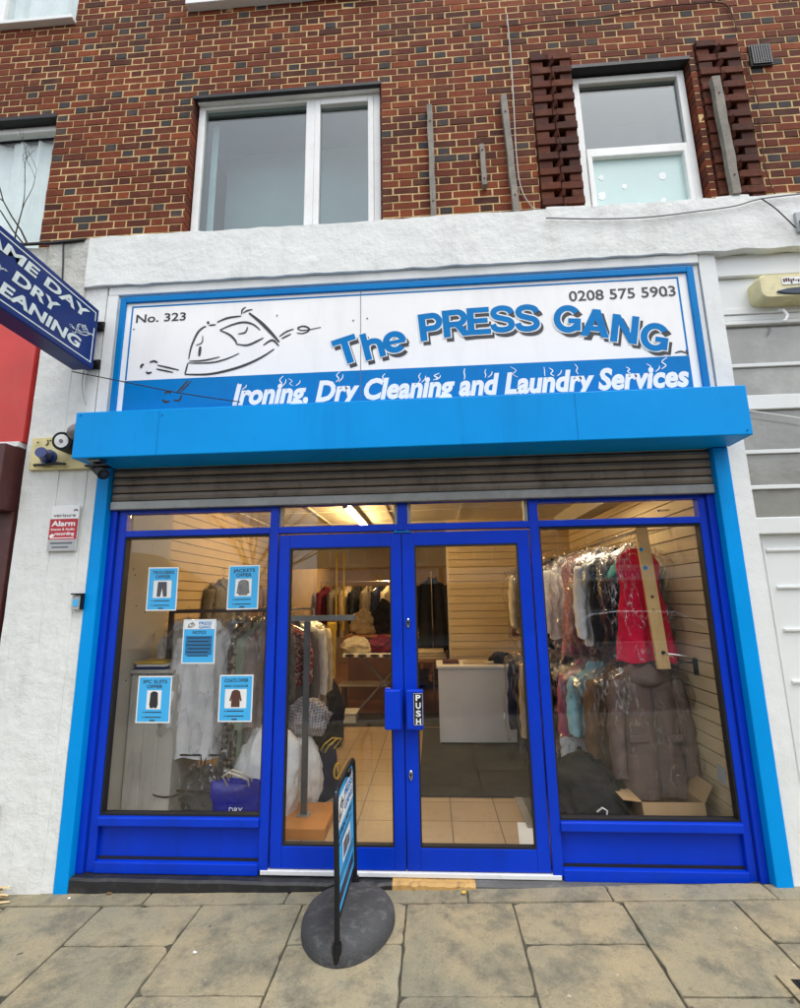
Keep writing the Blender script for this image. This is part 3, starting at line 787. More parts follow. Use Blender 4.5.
# ================================================================== NEIGHBOURS
nl_ = thing('red_shopfront', 'neighbouring shopfront with faded red fascia and maroon shutter', 'shopfront', (-3.4, .1, -.08))
MB().box(-6.5, -2.83, -.03, .1, 2.735, 4.02, .004).build('fascia_board', 'red_sign', nl_)
MB().box(-6.5, -2.84, -.05, .1, 2.695, 2.733, .004).build('fascia_trim', 'white_metal', nl_)
MB().box(-6.5, -2.845, -.14, .1, 2.24, 2.692, .006).build('shutter_housing', 'maroon', nl_)
g = MB(); g.box(-2.93, -2.83, -.02, .1, -.1, 2.24, .004).box(-6.5, -2.93, .04, .1, 2.06, 2.12, .004).box(-6.5, -2.93, .04, .1, 1.45, 1.50, .004).box(-6.5, -2.93, .03, .1, -.1, .5, .004)
g.build('frame', 'maroon', nl_)
MB().box(-6.5, -2.93, .07, .076, .5, 2.24).build('pane', 'glass', nl_)
MB().box(-6.5, -2.93, .9, .92, -.1, 2.6).build('interior_board', 'room', nl_)
st = MB(); st.box(-3.0, -2.945, .062, .068, 1.86, 1.99).box(-3.0, -2.945, .062, .068, 1.62, 1.72)
st.build('sticker', 'paper', nl_)

nd = thing('panelled_door_front', 'white panelled door with rows of obscured glass above', 'door', (2.9, .1, .06))
YD = .07
fr = MB()
fr.box(2.02, 4.2, YD-.04, .25, 3.765, 3.924, .004)                     # beam under the band
fr.box(2.02, 4.2, YD-.01, .25, 3.535, 3.763, .004)
fr.box(2.02, 4.2, YD-.022, .25, 3.485, 3.533, .004).box(2.02, 4.2, YD-.014, .25, 3.44, 3.483, .004).box(2.02, 4.2, YD-.018, .25, 3.41, 3.438, .004)
fr.box(2.02, 4.2, YD-.004, .2, 3.105, 3.13, .003)
fr.box(2.02, 4.2, YD-.012, .2, 2.80, 2.90, .004)
for zz in (2.50, 2.265): fr.box(2.02, 4.2, YD-.004, .2, zz, zz+.026, .003)
fr.box(2.02, 4.2, YD-.02, .2, 1.975, 2.08, .006)
fr.build('frame', 'door_white', nd)
for a, b in ((3.13, 3.41), (2.90, 3.105), (2.526, 2.80), (2.291, 2.50), (2.08, 2.265)):
    # each row a slightly tipped louvre blade
    MB().add([(2.03, YD+.004, a), (4.2, YD+.004, a), (4.2, YD+.012, b), (2.03, YD+.012, b), (2.03, YD+.012, a), (4.2, YD+.012, a), (4.2, YD+.02, b), (2.03, YD+.02, b)],
             [(0,1,2,3), (7,6,5,4), (0,4,5,1), (1,5,6,2), (2,6,7,3), (3,7,4,0)]).build('obscured_pane', 'reeded', nd)
dp = MB(); dp.box(2.02, 4.2, YD+.02, .2, 0, 1.973)
for b in (1.885, 1.655, 1.40, 1.10, .76, .40):                    # ledged boards: a shallow moulding along the top of each
    dp.box(2.10+.03*(b < 1.7), 4.1, YD+.006, YD+.02, b-.016, b, .003); dp.box(2.10+.03*(b < 1.7), 4.1, YD+.013, YD+.02, b-.022, b-.016)
dp.box(2.085, 2.097, YD+.014, YD+.02, .02, 1.93, .002)
dp.build('door_panel', 'door_white', nd)

# yellowed bulkhead box above the white door
lb = thing('bulkhead_box', 'yellowed cream rounded box above the white panelled door', 'light fitting', (2.45, .05, 3.5))
def rrect(x0, x1, z0, z1, r, n=6):
    out = []
    for cx_, cz_, a0 in ((x1-r, z1-r, 0), (x0+r, z1-r, 90), (x0+r, z0+r, 180), (x1-r, z0+r, 270)):
        for k in range(n+1):
            a = R(a0+90*k/n); out.append((cx_+r*math.cos(a), cz_+r*math.sin(a)))
    return out
b = MB(); rings = []
for y, ins in ((.06, 0), (-.01, 0), (-.045, .003), (-.055, .010)):
    rings.append([(u, y, v) for u, v in rrect(2.24+ins, 2.72-ins, 3.53+ins, 3.71-ins, .045)])
b.loft(rings); b.build('casing', 'cream_plastic', lb, True)
MB().loft([[(2.51+.17*math.cos(a)*s, y, 3.572+.024*math.sin(a)*s) for a in [k*PI/12 for k in range(24)]] for y, s in ((-.05, 1), (-.062, 1), (-.064, .9))]).build('lens', 'dark_blue_lens', lb)
MB().box(2.385, 2.60, -.060, -.054, 3.62, 3.675, .002).build('worn_label', 'white_metal', lb)
random.seed(5); q = MB()
for k in range(14):
    u = 2.385+.015*k; q.box(u+.008, u+.017, -.062, -.060, 3.627+random.uniform(0,.02), 3.65+random.uniform(0,.018))
q.build('worn_marks', 'rust', lb)
hk = MB().tube([(2.40, .03, 3.49), (2.405, -.0, 3.47), (2.42, -.005, 3.43), (2.40, -.01, 3.39), (2.385, -.005, 3.385)], .009, 8)
tag(hk.build('wall_hook', 'white_metal', None, True), 'small white hook beneath the cream box', 'hook')

# ================================================================== CABLES ON THE WALL
def cable(name, pts, r, mat, label, cat='cable'):
    sm = []
    P_ = [Vector(p) for p in pts]
    for i in range(len(P_)-1):
        p0 = P_[max(i-1,0)]; p1 = P_[i]; p2 = P_[i+1]; p3 = P_[min(i+2, len(P_)-1)]
        for k in range(5):
            t = k/5; sm.append(.5*((2*p1)+(p2-p0)*t+(2*p0-5*p1+4*p2-p3)*t*t+(3*p1-p0-3*p2+p3)*t**3))
    sm.append(P_[-1])
    return tag(MB().tube(sm, r, 6).build(name, mat, None, True), label, cat)
def on(pts, y): return [P(a, b, y) for a, b in pts]
cable('wall_cable', on([(507,15),(511,60),(514,110),(516,150),(521,188),(533,208),(546,218)], .018), .005, 'pale_wire', 'pale cable hanging straight down the brick wall')
cable('wall_cable', on([(546,218),(600,219),(650,217),(700,211),(735,206),(760,199),(800,194),(840,190)], -.055), .005, 'grey_plastic', 'dark cable draped along the white band under the sash window')
cable('wall_cable', on([(500,27),(560,20),(600,17),(650,8),(690,4),(722,3),(732,14),(737,30)], .02), .005, 'rust', 'dark cable looping across the bricks above the sash window')
cable('wall_cable', on([(745,62),(758,100),(762,140),(766,170),(776,197)], .018), .004, 'rust', 'thin dark cable dropping from below the air vent')
cable('wall_cable', on([(762,199),(775,208),(788,220),(796,228)], -.06), .004, 'wire', 'thin grey wire slanting into the broken junction box')
cable('wall_cable', [P(72,371.5,-.12), P(120,381,-.10), P(180,393,-.10), P(240,402,-.03)], .004, 'wire', 'thin black wire running from the projecting sign to the fascia')
cable('wall_cable', on([(88,300),(90,330),(86,360),(82,385),(86,405)], -.03), .005, 'pale_wire', 'pale cable running down the pier from the projecting sign')
cable('wall_cable', [P(738,409,.03), P(765,413,.03), P(800,418,.03), P(830,423,.03)], .004, 'white_metal', 'thin white wire crossing the obscured glass panes')
cable('wall_cable', [P(63,242,-.035), P(63,262,-.035), P(62,285,-.035)], .006, 'wire', 'short black pipe on the stained pilaster above the projecting sign')
jb = thing('junction_box', 'open grey junction box of tangled wires on the white band', 'junction box', (2.66, -.04, 4.1))
MB().box(2.555, 2.76, -.056, -.03, 4.02, 4.17, .004).build('back_plate', 'silver', jb)
q = MB(); random.seed(9)
for k in range(7):
    u, v = 2.57+random.uniform(0,.13), 4.03+random.uniform(0,.11)
    q.box(u, u+random.uniform(.015,.04), -.085, -.052, v, v+random.uniform(.012,.03), .003)
q.build('terminal', 'black_plastic', jb)
q = MB()
for k in range(6):
    a = Vector((2.575+random.uniform(0,.13), -.06, 4.03+random.uniform(0,.1)))
    q.tube([a, a+Vector((random.uniform(-.04,.04), -.03, random.uniform(.0,.05))), a+Vector((random.uniform(-.05,.05), 0, random.uniform(-.05,.05)))], .003, 5)
q.build('loose_wire', 'wire', jb, True)

# ================================================================== FASCIA SIGN
sg = thing('fascia_sign', 'white and blue shop fascia sign with a drawing of an iron', 'sign', (-.19, 0, 2.86))
SX0, SX1, SZ0, SZ1 = -2.225, 1.85, 2.80, 3.825
FF = face_front(-.010)
MB().box(SX0+.03, SX1-.03, -.010, .012, SZ0, SZ1-.03).build('panel', 'sign_white', sg)
f = MB(); f.box(SX0, SX0+.045, -.026, .012, SZ0, SZ1, .004).box(SX1-.045, SX1, -.026, .012, SZ0, SZ1, .004).box(SX0+.045, SX1-.045, -.026, .012, SZ1-.045, SZ1, .004)
f.build('frame', 'sign_blue', sg)
rect(MB(), FF, SX0+.085, SX1-.10, SZ0, 3.168, .0, .0015).build('blue_band', 'sign_blue', sg)
f = MB(); rect(f, FF, SX0+.085, SX0+.097, 3.172, SZ1-.082, 0, .0012); rect(f, FF, SX1-.112, SX1-.100, 3.172, SZ1-.082, 0, .0012); rect(f, FF, SX0+.085, SX1-.10, SZ1-.082, SZ1-.07, 0, .0012)
f.build('pinstripe', 'sign_blue', sg)
f = MB(); rect(f, FF, -.449, -.445, SZ0, SZ1-.05, .0016, .002)
for u, v in ((-.50,3.55), (-.40,3.56), (1.30,3.66), (1.66,3.62), (-2.11,3.57), (-1.05,3.62)): f.disc((u, -.010, v), (0,-1,0), .006, .003, 10)
f.build('panel_seam', 'grey_ink', sg)
chars = [('T',347,351,17),('h',373,346,13),('e',394,339,9),('P',431,327.5,5),('R',456,324,3),('E',478.5,322,1),('S',502,320,0),('S',527,319,-1),('G',567,320,-5),('A',595,324,-9),('N',624,330,-11),('G',654,338,-13)]
for nm, mt, du, dv, w, gr in (('letter_shadow', 'ink', .021, -.030, .0016, .006), ('letter_outline', 'white_ink', 0, 0, .0030, .035), ('lettering', 'sign_blue', 0, 0, .0046, 0)):
    tm = MB()
    for i_, (ch, a, b_, rot) in enumerate(chars):
        p = P(a, b_, 0)
        if i_ in (3, 8): tm.build(nm, mt, sg); tm = MB()
        bold_letter(tm, ch, FF, p.x+du, p.z+dv, w, .205 if ch not in 'e' else .22, R(rot), gr)
    tm.build(nm, mt, sg)
tm = MB(); write(tm, 'No. 323', FF, -2.10, 3.622, .002, .066, .375, 0, .016); tm.build('house_number', 'ink', sg); tm = MB(); write(tm, '0208 575 5903', FF, 1.005, 3.612, .002, .080, .715, 0, .014); tm.build('phone_number', 'ink', sg); tm = MB()
# the drawing of the iron, brush strokes read off the sign
IR = [([(205,258),(212,225),(228,190),(243,176),(250,174)],5), ([(252,165),(258,163)],8), ([(257,171),(275,169)],4), ([(278,163),(305,152),(340,147)],5),
 ([(341,143),(343,131),(352,124)],4), ([(345,139),(356,133),(369,130)],4), ([(360,139),(390,163),(415,188),(438,214)],8), ([(285,183),(315,170),(345,163),(370,168),(389,183)],5),
 ([(286,184),(310,195),(325,210),(328,219)],5), ([(328,219),(355,222),(380,212),(397,203)],5), ([(332,193),(350,189),(357,175)],4), ([(241,197),(239,215),(224,222)],3), ([(235,225),(232,250)],7),
 ([(206,263),(245,261),(285,252)],4), ([(203,268),(260,267),(300,258),(335,243)],4), ([(203,268),(195,297)],4), ([(195,297),(260,296),(330,280),(385,257),(425,232)],6), ([(397,222),(420,209),(437,224)],5),
 ([(438,200),(455,188),(475,180)],4), ([(444,205),(468,193)],4), ([(483,190),(497,192),(512,186),(514,178),(500,173),(486,178),(500,184),(545,176)],4),
 ([(124,273),(150,279),(180,286)],4), ([(122,283),(165,292)],4), ([(82,281),(84,274),(90,271)],6), ([(104,266),(116,263),(125,267)],5), ([(95,290),(101,294),(110,291)],5),
 ([(203,312),(188,330),(174,344)],5), ([(212,313),(197,330),(184,342)],4), ([(143,347),(150,342),(160,345)],6), ([(137,362),(145,368),(156,366)],6), ([(166,363),(180,364),(187,350)],5)]
for pts, wd in IR:
    stroke(tm, [((lambda q: (q.x, q.z))(P(110+a/2.5806, 260+b_/2.5806, 0))) for a, b_ in pts], FF, wd*.0031, .0022)
tm.build('iron_drawing', 'ink', sg); tm = MB()
# spots where the stripe peels at the right
stroke(tm, [(1.66,3.19), (1.70,3.20), (1.735,3.185)], FF, .012, .002); stroke(tm, [(1.74,3.17), (1.735,3.21)], FF, .012, .0022)
tm.build('peeling_mark', 'ink', sg)
tm = MB(); write(tm, 'Ironing, Dry Cleaning and Laundry Services', FF, -1.345, 2.955, .003, .150, 3.075, 0, .042, .22)
random.seed(4)
for u in (-1.30,-1.02,-.92,-.62,-.30,-.05,.05,.26,.40,.62,.80,.86,1.02,1.36,1.50,1.56):                      # steam wisps rising from the letters
    v = 3.075+random.uniform(-.02,.015); hh = random.uniform(.045,.085); lean_ = random.uniform(-.05,.05)
    stroke(tm, [(u, v), (u+lean_*.7, v+hh*.3), (u+lean_*.2, v+hh*.65), (u+lean_, v+hh)], FF, random.uniform(.005,.009), .0034)
    if random.random() < .55: stroke(tm, [(u+.02, v), (u+.045, v+hh*.35), (u+.05, v+hh*.7)], FF, .007, .0036)
tm.build('white_lettering', 'white_ink', sg)

# ================================================================== ROLLER SHUTTER
rs = thing('roller_shutter', 'raised roller shutter in a bright blue box with blue side rails', 'roller shutter', (-.18, 0, 0))
MB().box(-2.282, 1.917, -.25, -.012, 2.53, 2.842, .006).box(-2.255, 1.89, -.012, .035, 2.532, 2.80).build('housing', 'sky_blue', rs)
f = MB(); f.box(-1.722, -1.719, -.2515, -.249, 2.54, 2.83).box(.905, .908, -.2515, -.249, 2.54, 2.83); f.disc((-1.70, -.25, 2.80), (0,-1,0), .007, .003, 10); f.disc((1.885, -.25, 2.557), (0,-1,0), .006, .004, 10); f.disc((-2.25, -.25, 2.82), (0,-1,0), .006, .004, 10)
f.build('housing_seam', 'sign_blue', rs)
f = MB()
for k in range(5):
    z0 = 2.30+k*.056; rings = []
    prof = [(.045, z0), (.030, z0+.005), (.022, z0+.027), (.028, z0+.048), (.045, z0+.053), (.052, z0+.053), (.052, z0)]
    f.loft([[(x, y, z) for y, z in prof] for x in (-2.175, 1.808)])
f.build('curtain', 'shutter', rs)
MB().box(-2.175, 1.808, .012, .058, 2.238, 2.297, .006).build('bottom_bar', 'alu', rs)
for x0, x1, zb in ((-2.268, -2.182, -.062), (1.812, 1.905, .045)):
    MB().box(x0, x1, -.012, .11, zb, 2.528, .005).build('guide_rail', 'sky_blue', rs)

# ================================================================== SHOPFRONT
sf = thing('shopfront', 'royal blue metal shopfront with plate glass windows and double doors', 'shopfront', (-.19, .09, 0))
f = MB(); Y0, Y1 = .06, .12
f.box(-2.182, -2.135, Y0-.02, Y1, .03, 2.24, .003).box(-2.13, -2.075, Y0, Y1, .03, 2.24, .003)
f.box(1.765, 1.81, Y0-.02, Y1, .03, 2.24, .003).box(1.715, 1.76, Y0, Y1, .03, 2.24, .003)
f.box(-1.068, -1.012, Y0-.006, Y1, .055, 2.24, .003).box(.645, .702, Y0-.006, Y1, .055, 2.24, .003)      # mullions
for a, b in ((-2.075, -1.068), (.702, 1.715)):
    f.box(a, b, Y0-.012, Y1, .03, .092, .005).box(a, b, Y0-.022, Y1, .288, .338, .006).box(a, b, Y0+.028, Y1-.01, .092, .288, .002)
    f.box(a, b, Y0-.008, Y1-.002, 2.055, 2.098, .004); f.box(a, b, Y0, Y1, 2.215, 2.24)
f.box(-1.012, .645, Y0-.008, Y1-.002, 2.055, 2.098, .004)
f.box(-.212, -.148, Y0-.004, Y1, 2.098, 2.24, .003)
f.box(-2.18, 1.81, Y0+.01, Y1, 2.24, 2.33)
f.build('frame', 'blue', sf)
for a, b in ((-1.009, -.992), (-.235, -.216), (-.144, -.126), (.618, .641)): MB().box(a, b, Y0+.012, Y1, 2.10, 2.238).build('transom_trim', 'alu', sf)
for a, b in ((-2.075, -1.068), (.702, 1.715)):
    f = MB().box(a, b, Y0+.006, Y1-.004, .338, .35).box(a, b, Y0+.006, Y1-.004, 2.043, 2.055).box(a, a+.010, Y0+.006, Y1-.004, .35, 2.043).box(b-.010, b, Y0+.006, Y1-.004, .35, 2.043)
    f.build('gasket', 'gasket_and_shade', sf)
    MB().box(a, b, Y0+.022, Y0+.03, .092, .108).build('panel_gasket', 'gasket_and_shade', sf)
for a, b in ((-2.135, -2.13), (1.76, 1.765)): MB().box(a, b, Y0+.004, Y1, .03, 2.24).build('jamb_gasket', 'gasket_and_shade', sf)
for a, b, c, d in ((-2.072, -1.071, .344, 2.05), (.705, 1.712, .344, 2.05), (-2.072, -1.071, 2.098, 2.22), (.705, 1.712, 2.098, 2.22), (-1.01, -.212, 2.098, 2.24), (-.148, .643, 2.098, 2.24)):
    pane(a, b, c, d, Y0+.035, 'glass', sf)
def door(x0, x1, hinge_left):
    ms = .068
    g0, g1 = (x0+.072, x1-ms) if hinge_left else (x0+ms+.012, x1-.075)
    d = MB()
    y0, y1 = Y0+.004, Y1-.012
    d.box(x0, g0, y0, y1, .066, 2.042, .004).box(g1, x1, y0, y1, .066, 2.042, .004)
    d.box(g0, g1, y0, y1, 1.955, 2.042, .003).box(g0, g1, y0, y1, .066, .183, .003)
    o = d.build('door', 'blue', sf)
    q = MB(); t = .009
    q.box(g0, g0+t, y0+.004, y1-.004, .183, 1.955).box(g1-t, g1, y0+.004, y1-.004, .183, 1.955).box(g0+t, g1-t, y0+.004, y1-.004, .183, .195).box(g0+t, g1-t, y0+.004, y1-.004, 1.945, 1.955)
    q.build('gasket', 'gasket_and_shade', o)
    pane(g0+.004, g1-.004, .187, 1.951, Y0+.03, 'glass', o)
    return o, g0, g1
MB().box(-.1915, -.1875, Y0+.02, Y0+.04, .07, 2.04).build('door_gasket', 'gasket_and_shade', sf)
dL, a, b = door(-1.005, -.192, True)
dR, a, b = door(-.187, .637, False)
f = MB(); f.box(-.303, -.208, -.012, .035, .845, 1.072, .008).box(-.275, -.235, .03, .066, .89, .93).box(-.275, -.235, .03, .066, .99, 1.03); f.box(-.208, -.200, -.004, .02, .845, 1.078, .003); f.box(-.30, -.27, -.004, .03, 1.072, 1.08)
f.build('handle', 'blue', dL)
f = MB(); f.box(-.172, -.070, -.012, .035, .845, 1.072, .008).box(-.145, -.10, .03, .066, .89, .93).box(-.145, -.10, .03, .066, .99, 1.03)
f.build('handle', 'blue', dR)
pp = MB().box(-.129, -.071, -.0165, -.0125, .873, 1.056, .001).build('push_plate', 'black_plastic', dR)
f = MB(); FP = face_front(-.0165)
for a, b, c, d in ((-.127,-.1255,.875,1.054), (-.0745,-.073,.875,1.054), (-.127,-.073,.875,.8765), (-.127,-.073,1.0525,1.054)): rect(f, FP, a, b, c, d, .0002, .0008)
for k, ch in enumerate('PUSH'): write(f, ch, FP, -.100, 1.013-.0445*k, .001, .034, .030, 0, .03, 0, 'C')
f.build('push_lettering', 'white_ink', dR)
for zz in (1.463, .577):
    f = MB(); f.loft([[(-.155+.013*s*math.cos(a), y, zz+.028*s*math.sin(a)) for a in [k*PI/10 for k in range(20)]] for y, s in ((.063,1), (.056,1), (.052,.8))])
    f.build('lock', 'chrome', dR, True)
    f = MB(); f.disc((-.155, .052, zz+.004), (0,-1,0), .0075, .003, 14).box(-.158, -.152, .049, .053, zz-.016, zz); f.build('keyhole', 'black_plastic', dR)
f = MB().box(-.24, -.13, .052, .064, 2.043, 2.049)
f.disc((-.225, .06, 2.05), (0,-1,0), .006, .01, 10); f.disc((-.150, .06, 2.05), (0,-1,0), .006, .01, 10); f.build('door_closer', 'sky_blue', sf)
MB().box(-1.055, .69, .050, .12, .036, .060, .003).build('threshold', 'white_metal', sf)
# the step under the frame
def wedge(x0, x1, zt, y0, y1, jit=0, seed=0):
    random.seed(seed); mb = MB(); n = 24
    for i in range(n+1):
        x = x0+(x1-x0)*i/n
        d = random.uniform(-jit, jit)
        mb.v += [Vector((x, y0+d, gz(x)-.06)), Vector((x, y0+d, zt-.012+d*.4)), Vector((x, y0+.012+d, zt+d*.3)), Vector((x, y1, zt)), Vector((x, y1, gz(x)-.06))]
    for i in range(n):
        for k in range(5): mb.f.append((i*5+k, i*5+(k+1)%5, i*5+5+(k+1)%5, i*5+5+k))
    mb.f.append((4,3,2,1,0)); mb.f.append(tuple(n*5+k for k in range(5)))
    return mb
wedge(-2.18, -.72, .028, -.008, .14, .003, 2).build('step', 'plinth_black', sf, True)
wedge(-.72, -.27, .028, -.002, .14, .008, 4).build('step', 'plinth_black', sf, True)
wedge(-.27, .20, .032, .0, .14, .005, 5).build('threshold_board', 'ply', sf, True)
wedge(.20, 1.81, .032, .002, .14, .004, 6).build('step', 'plinth_grey', sf, True)

# ================================================================== PROJECTING SIGN
ps = thing('projecting_sign', 'dark blue box sign sticking out over the pavement, white slanted lettering', 'sign', (-2.39, -.1, 3.2))
MB().box(-2.468, -2.322, -1.16, -.095, 3.222, 3.678, .008).build('casing', 'navy', ps)
FS = face_side(-2.322)
f = MB()
for a, b, c, d in ((-1.145, -.125, 3.635, 3.643), (-1.145, -.125, 3.258, 3.266), (-.133, -.125, 3.266, 3.52), (-.133, -.125, 3.575, 3.635), (-1.145, -1.137, 3.266, 3.635)): rect(f, FS, a, b, c, d, 0, .0012)
write(f, 'SAME DAY', FS, -1.09, 3.540, .0025, .072, .905, 0, .035, .18)
write(f, 'DRY', FS, -.80, 3.420, .0025, .075, .36, 0, .035, .18)
write(f, 'CLEANING', FS, -1.06, 3.300, .0025, .078, .825, 0, .035, .18)
f.build('lettering', 'dull_white_ink', ps)
f = MB()
def ic(pts, wd, cu, cv, s): stroke(f, [(cu+(a-315)*s, cv-(b_-215)*s) for a, b_ in pts], FS, wd, .0025)
for pts, wd in IR[:30]: ic(pts, .006, -.235, 3.445, .00050)
for pts, wd in IR[:30]: ic(pts, .005, -.91, 3.435, .00035)
f.build('iron_drawing', 'dull_white_ink', ps)
f = MB()
for zz in (3.60, 3.30): f.box(-2.43, -2.36, -.10, -.02, zz-.02, zz+.02, .003); f.box(-2.44, -2.33, -.03, -.012, zz-.035, zz+.035, .003); f.disc((-2.35,-.06,zz), (1,0,0), .012, .03, 10)
f.build('bracket', 'black_plastic', ps)
f = MB(); f.tube([(-2.395,-.6,3.678), (-2.395,-.6,3.70)], .02, 8); f.build('lifting_eye', 'black_plastic', ps)

# ================================================================== THINGS ON THE PIER
al = thing('alarm_sign', 'small white and red alarm warning sign screwed to the white pier', 'sign', (-2.45, -.03, 1.96))
FA = face_front(-.034)
MB().box(-2.548, -2.352, -.034, -.022, 1.962, 2.268, .002).build('plate', 'white_metal', al)
rect(MB(), FA, -2.548, -2.352, 2.038, 2.178, 0, .001).build('red_band', 'alarm_red', al)
rect(MB(), FA, -2.548, -2.352, 1.963, 2.036, 0, .001).build('silver_band', 'silver', al)
f = MB(); write(f, 'Alarm', FA, -2.535, 2.130, .0015, .036, .165, 0, .03); write(f, 'Images & Audio', FA, -2.535, 2.100, .0015, .017, .165, 0, .02); write(f, 'recording', FA, -2.505, 2.068, .0015, .022, .135, 0, .025)
f.prism([(-2.543,2.062), (-2.52,2.082), (-2.52,2.072), (-2.508,2.074), (-2.51,2.06), (-2.53,2.05)], FA, .0016)
rect(f, FA, -2.535, -2.37, 2.046, 2.052, 0, .0015); f.build('white_lettering', 'white_ink', al)
f = MB(); write(f, 'verisure', FA, -2.528, 2.192, .0015, .024, .155, 0, .012)
f.prism([(-2.392,2.236), (-2.375,2.246), (-2.358,2.234), (-2.366,2.226), (-2.372,2.236), (-2.385,2.228)], FA, .0014)
rect(f, FA, -2.53, -2.375, 2.008, 2.020, 0, .0015); rect(f, FA, -2.515, -2.40, 1.982, 1.992, 0, .0015); f.build('grey_lettering', 'grey_ink', al)

sb = thing('security_light', 'yellowed board on the pier with round lamps and a small camera', 'security light', (-2.5, -.03, 2.52))
MB().box(-2.745, -2.30, -.045, -.022, 2.525, 2.755, .003).build('backboard', 'yellow_board', sb)
f = MB(); f.disc((-2.60, -.045, 2.605), (0,-1,0), .055, .02, 24); f.disc((-2.60, -.065, 2.605), (.25,-1,.1), .042, .09, 20, .036); f.build('blue_lens_lamp', paint('lamp_blue', (.03,.05,.20), .2, .2, 9), sb, True)
f = MB(); c = Vector((-2.43,-.10,2.685)); ax = Vector((.15,-1,-.12)).normalized(); f.disc(c-ax*.04, ax, .07, .12, 28, .062); l1 = f.build('lamp_head', 'black_plastic', sb, True)
MB().disc(c+ax*.081, ax, .044, .004, 24).build('lamp_face', 'white_metal', l1, True); MB().disc(c+ax*.086, ax, .012, .004, 14).build('lamp_bulb', 'grey_plastic', l1, True)
f = MB(); bmm = bmesh.new(); bmesh.ops.create_uvsphere(bmm, u_segments=24, v_segments=14, radius=1)
f.bm(bmm, Matrix.Translation((-2.30,-.16,2.735)) @ Matrix.Diagonal((.088,.075,.062,1))); f.build('dome_housing', 'grey_plastic', sb, True)
MB().tube([(-2.40,-.03,2.70), (-2.36,-.10,2.72), (-2.31,-.13,2.73)], .012, 8).build('arm', 'black_plastic', sb, True)
f = MB().tube([(-2.71,-.045,2.56), (-2.62,-.07,2.55), (-2.52,-.08,2.553), (-2.46,-.07,2.55)], [.006,.01,.012,.009], 8); f.build('cable', 'wire', sb, True)
f = MB()
for u, v in ((-2.70,2.72), (-2.61,2.73), (-2.70,2.55)): f.disc((u,-.045,v), (0,-1,0), .006, .003, 8)
f.tube([(-2.63,-.047,2.735), (-2.62,-.05,2.71), (-2.635,-.05,2.695)], .004, 6); f.build('screw', 'rust', sb)
cc = thing('security_camera', 'small black security camera hanging below the end of the blue shutter box', 'camera', (-2.18, -.2, 2.42))
f = MB(); c = Vector((-2.115,-.2,2.455)); ax = Vector((.62,-.35,-.42)).normalized(); f.disc(c-ax*.07, ax, .032, .13, 18, .036); f.box(-2.20,-2.06,-.235,-.165,2.478,2.492,.004); bd = f.build('body', 'black_plastic', cc, True)
MB().disc(c+ax*.061, ax, .02, .006, 16).build('lens', 'dark_blue_lens', cc, True)
MB().tube([(-2.16,-.19,2.528), (-2.16,-.19,2.485)], .012, 8).box(-2.19,-2.11,-.225,-.155,2.512,2.528,.003).build('bracket', 'grey_plastic', cc, True)
kb = thing('entry_box', 'small grey key box fixed beside the blue shutter rail', 'key box', (-2.29, -.02, 1.58))
MB().box(-2.335, -2.275, -.035, .0, 1.578, 1.672, .005).build('casing', 'silver', kb); MB().box(-2.322, -2.288, -.039, -.035, 1.60, 1.645, .002).build('screen', 'poster', kb)
MB().box(-2.336, -2.272, -.05, -.0, 1.674, 1.683, .003).box(-2.271, -2.265, -.045, 0, 1.58, 1.683, .002).build('hood', 'black_plastic', kb)
rp = thing('iron_plate', 'rusty iron plate set in the foot of the white pier', 'vent', (-2.72, -.03, .28))
f = MB().box(-2.83, -2.655, -.042, -.02, .275, .425, .004); f.build('plate', 'rust', rp)
f = MB()
for k in range(5): f.box(-2.815+k*.033, -2.80+k*.033, -.046, -.042, .29, .41)
f.build('slot', 'black_plastic', rp)

# ================================================================== PAVEMENT SIGN
bs = thing('pavement_sign', 'black framed blue poster sign on a heavy rubber base outside the doors', 'pavement sign', (-.47, -.31, gz(-.47)))
f = MB(); rings = []; zg = gz(-.47)+.002
for zz, s in ((0,1.0), (.022,1.0), (.04,.985), (.062,.93), (.082,.80), (.096,.60), (.102,.35), (.103,.05)):
    ring = []
    for k in range(48):
        a = 2*PI*k/48
        yy = -math.cos(a)*.285; xx = math.sin(a)*.235*(1-.10*math.cos(a))
        ring.append((-.47+xx*s, -.312+yy*s+(0 if s > .9 else 0), zg+zz+.0264*xx*s))
    rings.append(ring)
f.loft(rings); f.build('base', 'rubber', bs, True, False, 60)
fr = MB(); X = -.47
pts = [(X-.005,-.577,zg+.03), (X-.008,-.572,.3), (X-.018,-.567,.645), (X-.02,-.555,.685), (X-.018,-.525,.708), (X-.016,-.45,.715)]
pts += [(X-.014,-.2,.717), (X-.012,-.115,.712), (X-.012,-.085,.695), (X-.012,-.073,.655), (X-.006,-.068,.3), (X-.002,-.065,zg+.075)]
fr.tube(pts, .0135, 10); fr.tube([(X-.008,-.57,.155), (X-.006,-.067,.155)], .008, 8); fr.build('frame', 'black_plastic', bs, True)
f = MB(); f.disc((X-.005,-.577,zg+.015), (0,0,1), .022, .07, 14); f.disc((X-.002,-.065,zg+.05), (0,0,1), .022, .05, 14); f.build('foot_clamp', 'black_plastic', bs, True)
def lean(u, v, w): return (X-.006-.014*v/.7+w, u, v)
rect(MB(), lean, -.556, -.082, .165, .702, -.004, .004).build('poster', 'poster', bs)
f = MB(); rect(f, lean, -.545, -.093, .52, .655, .0045, .005); rect(f, lean, -.42, -.20, .33, .43, .0045, .005); f.build('white_panel', 'paper', bs)
f = MB(); write(f, 'PRESS', lean, -.36, .60, .006, .04, .25, 0, .03); write(f, 'GANG', lean, -.36, .545, .006, .04, .25, 0, .03); f.build('blue_lettering', 'sign_blue', bs)
f = MB()
